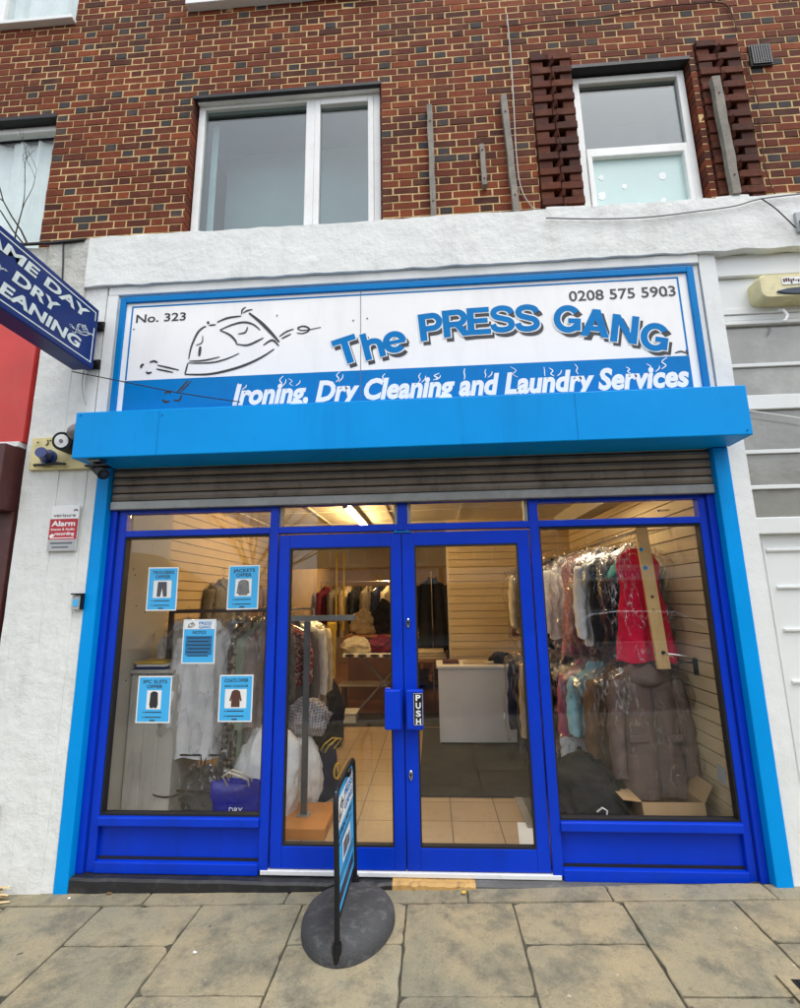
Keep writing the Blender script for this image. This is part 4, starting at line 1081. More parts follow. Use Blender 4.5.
for pts_, wd in IR[:20]: stroke(f, [(-.45+(a-315)*.0005, .59-(b_-215)*.0005) for a, b_ in pts_], lean, .008, .006)
write(f, 'OPEN NOW', lean, -.52, .475, .006, .03, .38, 0, .02); rect(f, lean, -.52, -.15, .445, .452, .0045, .006)
rect(f, lean, -.53, -.11, .305, .31, .0045, .006); rect(f, lean, -.53, -.11, .285, .29, .0045, .006); rect(f, lean, -.52, -.12, .20, .245, .0045, .006); f.build('black_lettering', 'ink', bs)
f = MB(); rect(f, lean, -.40, -.30, .345, .415, .0055, .006); rect(f, lean, -.29, -.22, .345, .40, .0055, .006); f.build('picture', 'grey_ink', bs)
f = MB().box(X-.02, X+.012, -.34, -.28, .695, .722, .003); f.build('top_clip', 'black_plastic', bs)

# ================================================================== POSTERS ON THE GLASS
GP = 'blue offer posters taped inside the shop window'
YP = .0945
FPo = face_front(YP)
def poster(x0, x1, z0, z1, lines, pic, label, seed):
    r = thing('poster', label, 'poster', ((x0+x1)/2, YP, z0), GP)
    random.seed(seed); W_ = x1-x0; H_ = z1-z0; cx_ = (x0+x1)/2
    # the sheets are stuck to the pane and slightly skewed
    sk_ = random.uniform(-.012,.012)
    fn = lambda u, v, w: FPo(u+(v-z0)*sk_, v+(u-cx_)*sk_*.6, w)
    rect(MB(), fn, x0, x1, z0, z1, -.0006, 0).build('sheet', 'paper', r)
    rect(MB(), fn, x0+.008, x1-.008, z0+.008, z1-.008, .0, .0006).build('blue_print', 'poster', r)
    t = MB(); v = z1-.050
    if pic == 'notice':
        rect(MB(), fn, x0+.010, x1-.010, z1-.062, z1-.010, .0006, .001).build('header_band', 'paper', r)
        b = MB(); write(b, 'PRESS', fn, cx_-.005, z1-.034, .0014, .020, .088, 0, .03); write(b, 'GANG', fn, cx_-.005, z1-.058, .0014, .020, .082, 0, .03); b.build('heading', 'sign_blue', r)
        for pts_, wd in IR[:18]: stroke(t, [(x0+.055+(a-315)*.00020, z1-.036-(b_-215)*.00020) for a, b_ in pts_], fn, .0035, .0014)
        write(t, 'NOTICE', fn, cx_, z1-.092, .0014, .020, .090, 0, .02, 0, 'C')
        rect(MB(), fn, x0+.022, x1-.022, z0+.055, z1-.105, .0006, .001).build('text_block', 'poster_dark', r)
        for k in range(6): rect(t, fn, x0+.028+random.uniform(0,.015), x1-.028-random.uniform(0,.02), z1-.121-k*.0225, z1-.114-k*.0225, .001, .0014)
    else:
        for k, s in enumerate(lines):
            write(t, s, fn, cx_, z1-.045-k*.030, .0012, .022 if k == 0 or len(lines[1]) < 7 else .015, min(W_*.72, .022*len(s)*.95), 0, .02, 0, 'C')
        pw = {'trousers': .062, 'jacket': .055, 'suit': .048, 'coat': .070}[pic]; zc = z0+H_*.50
        rect(MB(), fn, cx_-pw, cx_+pw, zc-.060, zc+.055, .0006, .001).build('picture', 'paper', r)
        d = MB()
        if pic == 'trousers': poly = [(-.032,.045),(.028,.045),(.034,-.05),(.008,-.052),(-.001,.005),(-.012,-.052),(-.036,-.05)]
        elif pic == 'jacket': poly = [(-.012,.048),(.012,.048),(.034,.036),(.043,-.04),(.030,-.042),(.028,-.052),(-.028,-.052),(-.030,-.042),(-.043,-.04),(-.034,.036)]
        elif pic == 'suit': poly = [(-.008,.048),(.008,.048),(.024,.038),(.028,-.03),(.022,-.052),(.003,-.052),(0,-.045),(-.003,-.052),(-.022,-.052),(-.028,-.03),(-.024,.038)]
        else: poly = [(-.010,.050),(.010,.050),(.026,.040),(.040,-.015),(.030,-.018),(.026,.0),(.028,-.052),(-.028,-.052),(-.026,.0),(-.030,-.018),(-.040,-.015),(-.026,.040)]
        mt = {'trousers': 'pic_grey', 'jacket': 'pic_tweed', 'suit': 'ink', 'coat': 'pic_brown'}[pic]
        d.prism([(cx_+a*1.02, zc+b_*1.02) for a, b_ in poly][::-1], lambda u, v, w: fn(u, v, .001+w), .0004); d.build('garment_picture', mt, r)
        for k in range(2): rect(t, fn, cx_-.055, cx_+.055, z0+.062-k*.030, z0+.068-k*.030, .0008, .0012); rect(t, fn, cx_-.07, cx_-.062, z0+.062-k*.030, z0+.068-k*.030, .0008, .0012)
        rect(t, fn, cx_-.02, cx_+.015, z0+.012, z0+.02, .0008, .0011)
    t.build('lettering', 'ink', r)
M['pic_grey'] = paint('picture_grey', (.07,.075,.085), .6); M['pic_tweed'] = paint('picture_tweed', (.16,.16,.16), .6, .4, 60); M['pic_brown'] = paint('picture_brown', (.08,.03,.018), .6)
poster(-1.908, -1.698, 1.562, 1.850, ['TROUSERS', 'OFFER'], 'trousers', 'blue offer poster picturing grey trousers', 1)
poster(-1.356, -1.144, 1.562, 1.852, ['JACKETS', 'OFFER'], 'jacket', 'blue offer poster picturing a grey buttoned jacket', 2)
poster(-1.640, -1.418, 1.222, 1.502, [], 'notice', 'blue notice poster with a white heading band and a block of text', 3)
poster(-1.916, -1.690, .862, 1.148, ['3PC SUITS', 'OFFER'], 'suit', 'blue offer poster picturing a small dark suit', 4)
poster(-1.376, -1.156, .868, 1.152, ['COATS OFFER', 'ANY COLOUR'], 'coat', 'blue offer poster picturing a brown coat', 5)

# ================================================================== SHOP INTERIOR
FZ = .075
f = MB().box(-2.62, 1.95, .125, 3.25, FZ-.05, FZ); struct(f.build('shop_floor', 'tile'))
f = MB().box(-2.62, 1.95, 3.25, 9.5, FZ-.05, FZ); struct(f.build('back_room_floor', 'wood_floor'))
f = MB(); CZ = 2.62
f.box(-2.62, 1.95, .14, 9.5, CZ, CZ+.04)
for k in range(9): f.box(-2.6, 1.9, .6+k*.9, .63+k*.9, CZ-.008, CZ)
for k in range(5): f.box(-2.2+k*.85, -2.175+k*.85, .14, 9.4, CZ-.007, CZ)
struct(f.build('shop_ceiling', 'ceiling'))
def slat_panel(axis, c, a0, a1, z0, z1, side):
    """boards with dark grooves; axis 'x': board faces +-x at x=c and spans y a0..a1"""
    s = MB(); pitch = .092; z = z0
    while z < z1:
        zt = min(z+pitch-.007, z1)
        if axis == 'x': s.box(c, c+.016*side, a0, a1, z, zt, .002)
        else: s.box(a0, a1, c, c+.016*side, z, zt, .002)
        z += pitch
    return s
struct(slat_panel('x', 1.77, .14, 3.2, FZ, CZ, 1).build('slat_wall', 'slat'))
struct(MB().box(1.786, 1.83, .14, 9.5, FZ, CZ).build('wall', 'brown_wood'))
struct(slat_panel('x', -2.42, .98, 5.2, FZ, CZ, -1).build('slat_wall', 'slat'))
struct(MB().box(-2.48, -2.437, .14, 9.5, FZ, CZ).build('wall', 'ochre_wall'))
rw_ = struct(MB().box(-2.437, -2.255, .14, .98, FZ, CZ, .003).build('wall', 'plain_wall'))
struct(slat_panel('y', 3.2, .22, 1.77, FZ, CZ, 1).build('slat_wall', 'slat'))
struct(MB().box(.20, 1.77, 3.216, 3.29, FZ, CZ).build('wall', 'plain_wall'))
struct(MB().box(-2.45, 1.8, 9.4, 9.5, FZ, CZ).build('wall', 'ochre_wall'))
struct(MB().box(-2.437, .3, 5.2, 5.3, 2.15, CZ).build('ceiling_beam', 'plain_wall'))
struct(MB().box(1.6, 1.77, .14, 9.4, 2.45, CZ).build('ceiling_beam', 'plain_wall'))
# pegboard dots on the return wall
random.seed(8)
for k in range(15): MB().disc((-2.255, .25+random.random()*.65, .9+random.random()*1.4), (1,0,0), .006, .002, 8).build('screw', 'black_plastic', rw_)

def tube_light(x, y0, y1, label):
    r = thing('fluorescent_light', label, 'ceiling light', (x, (y0+y1)/2, CZ-.1), 'fluorescent strip lights on the shop ceiling')
    MB().box(x-.05, x+.05, y0-.05, y1+.05, CZ-.045, CZ-.009, .004).build('fitting', 'white_metal', r)
    MB().tube([(x, y0, CZ-.068), (x, y1, CZ-.068)], .02, 12).build('tube', 'tube', r, True)
    MB().box(x-.025, x+.025, y0-.03, y0, CZ-.09, CZ-.045, .003).box(x-.025, x+.025, y1, y1+.03, CZ-.09, CZ-.045, .003).build('lamp_holder', 'grey_plastic', r)
tube_light(-.86, 1.75, 3.25, 'lit fluorescent strip seen through the pane above the doors')
tube_light(-1.02, 5.9, 7.7, 'lit fluorescent strip deep in the shop behind the door without a push plate')
for k, x in enumerate((1.12, 1.40)):
    r_ = thing('ceiling_spotlight', ('lit square ceiling light over the unpostered window, nearer the mullion', 'lit square ceiling light over the unpostered window, nearer the slat wall')[k], 'ceiling light', (x, 1.05, CZ-.01), 'square ceiling lights over the unpostered window')
    MB().box(x-.085, x+.085, .965, 1.135, CZ-.012, CZ-.0005, .003).build('frame', 'white_metal', r_); MB().box(x-.07, x+.07, .98, 1.12, CZ-.016, CZ-.0125).build('diffuser', 'panel_light', r_)
sp = MB(); 
tag(sp.tube([(-1.55,1.6,CZ), (-1.55,1.6,2.30)], .004, 6).build('pendant_flex', 'wire'), 'thin hanging flex with a bare bulb behind the postered window', 'pendant light')
o_ = bpy.data.objects['pendant_flex']; bm_ = bmesh.new(); bmesh.ops.create_uvsphere(bm_, u_segments=14, v_segments=10, radius=.022)
MB().bm(bm_, Matrix.Translation((-1.55,1.6,2.285))).build('bulb', 'bulb', o_, True)

# ---- garments
HG = {}
def garment(name, label, cat, loc, w, h, mat, rotz=0, kind='coat', film=True, group=None, depth=.13, collar=None, hanger=True, fold=.02, seed=0, flen=.06):
    """one hanging garment: body, sleeves, collar, hanger and dry-cleaner's film. loc = top of the hanger hook."""
    random.seed(seed+101)
    r = thing(name, label, cat, loc, group); r.rotation_euler.z = rotz
    ph = random.uniform(0, 6)
    top = -.13                                             # neck below the hook
    n = 60; hw = w/2
    def ring(z, rx, ry, rip, cx=0, cyy=0):
        out = []
        for k in range(n):
            a = 2*PI*k/n; c_, s_ = math.cos(a), math.sin(a)
            x = rx*math.copysign(abs(c_)**.75, c_); y = ry*math.copysign(abs(s_)**.8, s_)
            q = rip*math.sin(7*x/hw+ph+z*2.0)+rip*.6*math.sin(13*x/hw+2*ph-z*3)
            out.append((cx+x, cyy+y+q*(1 if s_ < 0 else -.4), z+.01*math.sin(5*a+ph)*(rip/.02)))
        return out
    def fine(prof, k_=30):
        """resamples the cut of the garment and works creases and hanging folds into it"""
        out = []; z0_, z1_ = prof[0][0], prof[-1][0]
        zs = [z0_+(z1_-z0_)*(i/k_)**1.25 for i in range(k_+1)]
        for z in zs:
            for a, b in zip(prof[:-1], prof[1:]):
                if b[0] <= z <= a[0]+1e-9:
                    t = (a[0]-z)/max(1e-9, a[0]-b[0]); t = t*t*(3-2*t); break
            q = [a[j]+(b[j]-a[j])*t for j in range(4)]
            rg = ring(z, q[1], q[2], q[3])
            am = .007*min(1, max(0, (top-z)/.12))
            rg2 = []
            for (x, y, zz) in rg:
                c1 = noise.noise(Vector((x*11+seed, y*6, zz*5.5+x*6+seed*3)))
                c2 = 1-abs(noise.noise(Vector((x*7-zz*5+seed*2, y*4, zz*7+seed))))*2
                d_ = am*(c1+.7*c2-.3)
                rg2.append((x*(1+d_*.35/max(.05, hw)), y+(d_*1.3 if y < 0 else -d_), zz))
            out.append(rg2)
        return out
    B = MB()
    if kind in ('coat', 'shirt', 'jacket'):
        prof = [(top+.01,.055,.04,0), (top-.02,.075,.05,0), (top-.05,hw*.45,.055,.001), (top-.085,hw*.74,.062,.003), (top-.125,hw*.86,depth*.5,.005), (top-.25*h,hw*.84,depth*.52,fold*.5), (top-.45*h,hw*.80,depth*.5,fold*.8), (top-.7*h,hw*.84,depth*.52,fold), (top-.9*h,hw*.88,depth*.5,fold*1.1), (top-h,hw*.90,depth*.48,fold*1.1)]
        B.loft(fine(prof))
        for sgn in (-1, 1):
            sl = []
            L = min(.62, h*.78)
            for t, rx, ry in [(q_/16, .062-.018*q_/16-.012*max(0, 1-q_/1.2), .064-.014*q_/16-.012*max(0, 1-q_/1.2)) for q_ in range(17)]:
                cx = sgn*(hw*.80+.035*math.sin(t*2.2)+.012*t); z = top-.10-L*t
                sl.append([(lambda cr: (cx+(rx+cr)*math.cos(a), -.012-.03*t+(ry+cr)*math.sin(a), z+.01*math.sin(a*2+t*9+ph)*t))(.011*noise.noise(Vector((math.cos(a)*1.6+seed, t*9+math.sin(a)*1.2, sgn*3)))+.005*math.sin(t*26+a*2+ph)) for a in [2*PI*k/18 for k in range(18)]])
            B.loft(sl)
    elif kind == 'trousers':
        prof = [(top-.05,hw,.03,0), (top-.10,hw*1.02,.045,.004), (top-.5*h,hw*.92,.05,fold*.6), (top-h,hw*.85,.045,fold)]
        B.loft(fine(prof))
    elif kind == 'dress':
        prof = [(top+.0,.06,.03,0), (top-.06,hw*.6,.05,.002), (top-.12,hw*.72,.06,.004), (top-.35*h,hw*.62,.07,fold*.6), (top-.6*h,hw*.8,.08,fold), (top-h,hw*1.0,.09,fold*1.4)]
        B.loft(fine(prof))
    elif kind == 'folded':
        prof = [(top-.04,hw*.96,.018,0), (top-.06,hw,.03,.003), (top-.3*h,hw*.98,.04,fold*.5), (top-.7*h,hw*.97,.042,fold*.8), (top-h,hw*.95,.04,fold)]
        B.loft(fine(prof))
    B.build('cloth', mat, r, True, True, 70)
    if kind in ('coat', 'shirt', 'jacket'):
        C = MB()
        if kind == 'coat' and collar == 'hood':
            rings = []
            for q in range(40):                                  # a soft hood rolled round the neck, thicker and lower in front
                a = 2*PI*q/40; fr_ = .5-.5*math.sin(a)
                cx_, cy_ = .105*math.cos(a), .060*math.sin(a)-.01; cz_ = top-.015-.055*fr_-.25*abs(cx_)*abs(cx_)/.105
                rr = .030+.030*fr_+.010*math.sin(5*a+seed)
                ring_ = []
                for k in range(16):
                    b_ = 2*PI*k/16; nn = 1+.30*noise.noise(Vector((math.cos(a)*2.2+seed, math.sin(a)*2.2, b_*.9)))
                    ring_.append((cx_+rr*nn*math.cos(b_)*math.cos(a), cy_+rr*nn*math.cos(b_)*math.sin(a), cz_+rr*1.25*nn*math.sin(b_)))
                rings.append(ring_)
            rings.append(rings[0]); C.loft(rings, False, False)
            C.build('hood', mat, r, True, True, 70)
            C = MB()
            for sgn in (-1, 1):                              # slanted pocket flaps
                C.box(sgn*.12-.06, sgn*.12+.06, -depth*.56-.008, -depth*.5, top-.58*h, top-.53*h, .004)
            C.build('pocket', mat, r, False, True)
            C = MB(); C.tube([(0,-depth*.55-.002,top-.1), (.006,-depth*.6,top-.4*h), (.0,-depth*.6,top-h*.97)], .004, 6)
            C.build('zip', 'grey_ink', r, True, True)
        else:
            for sgn in (-1, 1):
                C.prism([(sgn*.012, top-.10), (sgn*.085, top-.03), (sgn*.06, top+.03), (sgn*.03, top+.02)] if sgn > 0 else [(sgn*.012, top-.10), (sgn*.03, top+.02), (sgn*.06, top+.03), (sgn*.085, top-.03)],
                        lambda u, v, w_: (u, -.058-w_-.1*max(0, top-.03-v)*.3, v), .008)
            C.build('collar', mat, r, True, True)
    if hanger:
        Hh = MB()
        arc = [(0.02*math.sin(a), 0, -.02+.02*math.cos(a)) for a in [R(-120)+k*R(240)/10 for k in range(11)]]
        Hh.tube([(0,0,-.118), (0,0,-.06), (.004,0,-.045)]+arc[::-1], .0022, 6)
        Hh.tube([(-hw*.8,0,top-.075), (-hw*.4,0,top-.03), (0,0,top+.015), (hw*.4,0,top-.03), (hw*.8,0,top-.075)], .0024, 6)
        Hh.build('hanger', 'chrome', r, True, True)
    if film:
        Fm = MB(); n = 44
        def fring(z, rx, ry, amp):
            out = []
            for k in range(n):
                a = 2*PI*k/n; c_, s_ = math.cos(a), math.sin(a)
                x = rx*math.copysign(abs(c_)**.8, c_); y = ry*math.copysign(abs(s_)**.8, s_)
                nn = noise.noise(Vector((x*14+seed, z*9, y*14)))*amp
                out.append((x*(1+nn*1.3), y*(1+nn*3)-.01*math.sin(z*17+k*1.3), z+amp*.25*math.sin(k*1.9+seed)))
            return out
        bw = hw*1.16+.03; bd = depth*.5+.05
        prof = [(-.085,.012,.012,.05), (-.105,.05,.03,.1), (top-.03,hw*.5,.075,.15), (top-.09,bw*.92,bd,.15)]
        ns = 9
        for k in range(ns): prof.append((top-.13-(h-.10+flen)*k/(ns-1), bw*(1-.10*(k/(ns-1))**2), bd*(1+.05*math.sin(k*2+seed)), .16+.14*k/(ns-1)))
        Fm.loft([fring(*q) for q in prof], True, False)
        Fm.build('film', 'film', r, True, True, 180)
    return r

M['c_white'] = cloth('white_cotton', (.90,.91,.93), None)
M['c_bluewhite'] = cloth('pale_blue_cotton', (.50,.64,.82), None)
M['c_spot'] = cloth('black_spotted', (.018,.016,.018), ('spots', (.34,.24,.15)), 26)
M['c_brownpat'] = cloth('brown_pattern', (.10,.07,.05), ('flowers', (.36,.29,.22)), 24)
M['c_olive'] = cloth('sage_cloth', (.28,.33,.24), None)
M['c_grey'] = cloth('grey_wool', (.16,.15,.14), None)
M['c_pinkgrey'] = cloth('dusty_cloth', (.30,.24,.21), None)
M['c_black'] = cloth('black_cloth', (.014,.014,.016), None)
M['c_navy'] = cloth('navy_cloth', (.012,.016,.05), None)
M['c_red'] = cloth('red_cloth', (.70,.004,.05), None)
M['c_coral'] = cloth('coral_cloth', (.58,.20,.20), ('flowers', (.70,.42,.40)), 60)
M['c_maroon'] = cloth('maroon_cloth', (.13,.012,.035), None)
M['c_taupe'] = cloth('taupe_nylon', (.165,.115,.098), None, var=.12)
M['c_pink'] = cloth('rose_cloth', (.40,.10,.17), None)
M['c_lightblue'] = cloth('aqua_cloth', (.30,.55,.62), None)
M['c_tan'] = cloth('tan_cloth', (.17,.095,.05), None)
M['c_beige'] = cloth('beige_cloth', (.46,.38,.27), None)
M['c_tweed'] = cloth('tweed_cloth', (.20,.17,.13), ('check', (.09,.075,.06)), 220)
M['c_teal'] = cloth('mint_cloth', (.10,.42,.34), None)
M['c_plaid'] = cloth('plaid_cloth', (.17,.17,.22), ('check', (.55,.52,.50)), 160)
M['c_redpat'] = cloth('red_pattern', (.28,.03,.035), ('flowers', (.55,.50,.40)), 42)
M['c_green'] = cloth('green_cloth', (.09,.30,.15), None)
M['c_cream'] = cloth('cream_cloth', (.60,.54,.42), None)
M['c_yellow'] = cloth('yellow_cloth', (.62,.42,.06), None)
M['c_print'] = cloth('printed_white', (.62,.62,.62), ('spots', (.03,.03,.03)), 16)

# left window: rack parallel to the glass
rk = thing('garment_rack', 'brown metal garment rack with curved wire loops near its foot', 'garment rack', (-2.08, .75, FZ))
f = MB().box(-2.098, -2.062, .735, .765, FZ+.03, 1.56, .003); f.build('post', 'brown_metal', rk)
f = MB().box(-2.062, -1.27, .735, .765, 1.53, 1.558, .003); f.build('rail', 'brown_metal', rk)
MB().box(-1.27, -1.235, .735, .765, FZ+.03, 1.56, .003).build('post', 'brown_metal', rk)
f = MB()
for x in (-2.08, -1.252):
    f.tube([(x, .75, FZ+.16), (x-.13, .60, FZ+.012)], .012, 8); f.tube([(x, .75, FZ+.16), (x+.17, .58, FZ+.012)], .012, 8); f.tube([(x, .75, FZ+.16), (x, .98, FZ+.012)], .012, 8)
f.build('foot', 'brown_metal', rk, True)
f = MB(); zt = .52
for cx_, s in ((-1.93, .26), (-1.45, .26)):
    f.tube([(cx_+s*math.cos(a), .62-.06*math.sin(-a), zt+s*1.0*math.sin(a)) for a in [PI+k*PI/16 for k in range(17)]], .0075, 8)
f.tube([(-2.19,.62,zt), (-1.19,.62,zt)], .0075, 8); f.tube([(-2.08,.68,.27), (-1.45,.62,.26)], .0075, 8)
f.build('wire_loop', 'brown_metal', rk, True)
GL = 'garments hanging on the brown rack in the postered window'
L = [('shirt', 'white shirt at the wall end of the rack', 'shirt', -1.97, .80, .42, .86, 'c_white', -12, 'shirt', 11),
     ('shirt', 'big crisp white shirt in clear film, in front behind the notice poster', 'shirt', -1.70, .68, .52, .95, 'c_white', 8, 'shirt', 12),
     ('shirt', 'pale blue shirt just behind the front white shirt', 'shirt', -1.58, .84, .40, .90, 'c_bluewhite', 45, 'shirt', 13),
     ('dress', 'black dress with tan spots beside the white shirt', 'dress', -1.49, .78, .36, 1.18, 'c_spot', 62, 'dress', 14),
     ('blouse', 'brown patterned blouse in film behind the coat poster', 'blouse', -1.43, .77, .40, .95, 'c_brownpat', 70, 'coat', 15),
     ('jacket', 'sage green jacket among the filmed clothes', 'jacket', -1.375, .76, .40, .92, 'c_olive', 72, 'jacket', 16),
     ('coat', 'dusty brown coat at the mullion end of the rack', 'coat', -1.325, .76, .42, 1.05, 'c_pinkgrey', 74, 'coat', 17),
     ('coat', 'long dark grey coat behind the dusty brown one', 'coat', -1.30, .90, .40, 1.12, 'c_grey', 72, 'coat', 18)]
for nm, lab, cat, x, y, w, h, mt, rz, kd, sd in L:
    garment(nm, lab, cat, (x, y, 1.575), w, h, mt, R(rz), kd, True, GL, .12, None, True, .014, sd)
# white boarded cupboard
cb = thing('boarded_cupboard', 'old white boarded cupboard by the wall in the postered window', 'cupboard', (-2.1, .6, FZ))
f = MB()
for k, (a, b) in enumerate(((-2.245,-2.13), (-2.125,-2.02), (-2.015,-1.93))): f.box(a, b, .55+.004*k, .72, FZ+.01, 1.10, .005)
f.box(-2.25, -1.90, .56, .97, FZ, 1.09); f.build('carcass', 'cabinet', cb)
MB().box(-2.25, -1.915, .535, .975, 1.10, 1.125, .004).build('top', 'cabinet', cb)
for k, (mt, dx, lab) in enumerate((('navy', 0, 'navy folder lying flat at the bottom of the pile'), ('paper', .012, 'white folder in the middle of the flat pile'), ('c_yellow', -.006, 'yellow folder on top of the flat pile'))):
    tag(MB().box(-2.235+dx, -2.0+dx, .56, .80, 1.127+k*.019, 1.143+k*.019, .003).build('folder', mt), lab, 'folder', 'folders on the boarded cupboard')

def bag(name, label, cat, c, s, mat, seed, amp=.16, flat=.0, group=None, rot=0):
    """a slumped crumpled bag: irregular body resting on its flattened base"""
    b = bmesh.new(); bmesh.ops.create_icosphere(b, subdivisions=5, radius=1)
    for v in b.verts:
        p = v.co.copy()
        d = noise.fractal(p*1.5+Vector((seed,seed*2,0)), 1, 2, 4)
        wv = p*2.6+Vector((0,0,seed))+.8*noise.noise_vector(p*1.9+Vector((seed,0,0)))
        cr = 1-2*abs(noise.noise(wv)); cr2 = 1-2*abs(noise.noise(wv*2.3+Vector((3,seed,1))))
        f_ = 1+amp*1.3*d+amp*.55*cr+amp*.28*cr2
        tz = max(0, p.z)
        v.co = Vector((p.x*(1-.28*tz*tz), p.y*(1-.28*tz*tz), p.z))*f_
        if v.co.z < -.72: v.co.z = -.72
        v.co.z += .72
        v.co.z *= .6
    r = thing(name, label, cat, c, group)
    MB().bm(b, Matrix.Rotation(rot, 4, 'Z') @ Matrix.Diagonal((s[0], s[1], s[2], 1))).build('body', mat, r, True, True, 75)
    return r
def carrier(name, label, x, y, w, h, mat, handle, text=None, seed=1, rot=0, d=.12):
    r = thing(name, label, 'carrier bag', (x, y, FZ)); r.rotation_euler.z = rot
    f = MB(); rings = []; n = 40; random.seed(seed)
    for j in range(9):
        t = j/8; ring = []
        for k in range(n):
            a = 2*PI*k/n; c_, s_ = math.cos(a), math.sin(a)
            xx = w/2*math.copysign(abs(c_)**.35, c_); yy = d/2*math.copysign(abs(s_)**.5, s_)*(1-.55*t)
            q = noise.noise(Vector((xx*9+seed, t*4, yy*9)))*.018
            ring.append((xx*(1+.04*t)+q, yy+q*1.4, h*t+.012*math.sin(a*3+seed)*t))
        rings.append(ring)
    f.loft(rings); bd = f.build('body', mat, r, True, True, 75)
    f = MB()
    for yy in (-d*.2, d*.2):
        f.tube([(-.08, yy, h-.02), (-.09, yy-.05, h+.05), (-.03, yy-.09, h+.09), (.04, yy-.09, h+.07), (.08, yy-.04, h+.03), (.07, yy, h-.02)], .006, 6)
    f.build('handle', handle, r, True, True)
    if text:
        f = MB()
        for s, v, hh in text: write(f, s, lambda u, v_, w_: (u, -d/2-.012-w_+d*.275*(v_/h), v_), 0, v, .004, hh, None, 0, .01, 0, 'C')
        f.build('lettering', 'white_ink', r, False, True)
    return r
carrier('carrier_bag', 'glossy navy blue carrier bag with cord handles in the postered window', -1.30, .33, .36, .37, paint('glossy_navy', (.008,.012,.26), .25, .15, 8, .3, 18), 'c_cream', [('DRY', .20, .035), ('CLEANING', .135, .03)], 3, R(-3))
bag('polythene_bag', 'big white polythene bag behind the navy carrier in the postered window', 'bag', (-1.22, .68, FZ), (.24,.20,.66), 'poly_bag', 4, .10)
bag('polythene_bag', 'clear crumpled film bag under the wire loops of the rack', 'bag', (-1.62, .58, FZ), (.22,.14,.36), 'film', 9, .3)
bag('clothes_bundle', 'dark crumpled bundle lying behind the foot of the rack', 'clothes', (-1.72, .86, FZ), (.26,.16,.26), 'c_grey', 14, .25)
cable('loose_cable', [(-2.235,.20,2.02), (-2.235,.23,1.86), (-2.24,.22,1.72), (-2.23,.20,1.62), (-2.235,.27,1.55), (-2.235,.23,1.50), (-2.238,.21,1.40), (-2.235,.20,1.28)], .0055, 'wire', 'black cable dangling down the wall inside the postered window')
cable('loose_cable', [(-2.235,.24,2.02), (-2.235,.30,1.90), (-2.235,.34,1.75), (-2.235,.34,1.60), (-2.235,.28,1.55)], .004, 'wire', 'second thinner black cable beside the dangling one')
cable('loose_cable', [(-1.75,.5,2.61), (-1.6,.5,2.53), (-1.4,.5,2.50), (-1.2,.5,2.53), (-1.15,.5,2.61)], .005, 'wire', 'black cable sagging from the ceiling behind the postered window')
# jackets hung on the left slat wall, far back
GW = 'dark jackets hung high on the slat wall'
garment('jacket', 'grey jacket hung high on the slat wall behind the jacket poster', 'jacket', (-2.30, 2.2, 1.98), .46, .62, 'c_grey', R(62), 'jacket', False, GW, .12, None, True, .012, 31)
garment('jacket', 'brown jacket hung high behind the upper end of the rack', 'jacket', (-2.28, 3.0, 2.0), .46, .68, 'c_taupe', R(62), 'jacket', False, GW, .12, None, True, .012, 32)

# display stand behind the door without a push plate
ds = thing('display_stand', 'grey steel display stand with a flat top bar on an orange wooden base', 'display stand', (-.94, .6, FZ))
MB().box(-1.14, -.745, .39, .82, FZ, FZ+.065, .004).build('base', 'orange_wood', ds)
MB().box(-.985, -.895, .56, .64, FZ+.065, FZ+.073, .002).build('foot_plate', 'steel', ds)
MB().box(-.962, -.918, .59, .615, FZ+.073, 1.46, .004).build('post', paint('dark_steel', (.13,.135,.13), .4, .1, 5, metal=.6), ds)
MB().box(-1.07, -.575, .585, .62, 1.462, 1.502, .003).build('top_bar', 'alu', ds)

# clothes rail and bags further in behind the door without a push plate
GD = 'garments on the rail behind the door without a push plate'
rl = thing('clothes_rail', 'chrome clothes rail behind the door without a push plate', 'clothes rail', (-1.5, 1.7, FZ))
f = MB().tube([(-1.40,1.15,1.53), (-1.30,2.3,1.53)], .013, 10); f.build('rail', 'chrome', rl, True)
f = MB().tube([(-1.40,1.15,FZ+.01), (-1.40,1.15,1.53)], .013, 10).tube([(-1.30,2.3,FZ+.01), (-1.30,2.3,1.53)], .013, 10); f.build('post', 'chrome', rl, True)
for k, (nm, lab, mt, w, h, kd, t, rz) in enumerate((('dress', 'green dress, nearest on the rail behind the door without a push plate', 'c_green', .38, .42, 'dress', .05, 20), ('blouse', 'red and white patterned blouse behind the green dress', 'c_redpat', .46, .55, 'coat', .25, 25),
        ('coat', 'dark grey coat below the patterned blouse', 'c_grey', .44, .80, 'coat', .45, 15), ('shirt', 'white shirt at the middle of the rail behind the door without a push plate', 'c_white', .42, .80, 'shirt', .70, 20), ('cardigan', 'cream cardigan with a yellow edge', 'c_cream', .44, .86, 'coat', .85, 10))):
    garment(nm, lab, nm, (-1.40+.10*t, 1.15+1.15*t, 1.548), w, h, mt, R(rz*.4), kd, k == 3, GD, .12, None, True, .016, 40+k)
garment('scarf', 'bright yellow scarf hanging at the end of that rail', 'scarf', (-1.10, 2.28, 1.548), .10, .62, 'c_yellow', R(15), 'folded', False, GD, .06, None, True, .006, 47)
bag('laundry_bag', 'black stuffed laundry bag on the tiles behind the display stand', 'bag', (-1.20, 2.50, FZ), (.19,.24,.66), 'c_black', 21, .16)
bag('polythene_bag', 'tall white stuffed bag behind the steel display stand', 'bag', (-1.07, 1.00, FZ), (.17,.19,.50), 'poly_bag', 23, .09)
bag('clothes_bundle', 'plaid shirt bundled on top of the tall white bag', 'clothes', (-1.06, 1.06, FZ+.48), (.19,.17,.26), 'c_plaid', 25, .2)
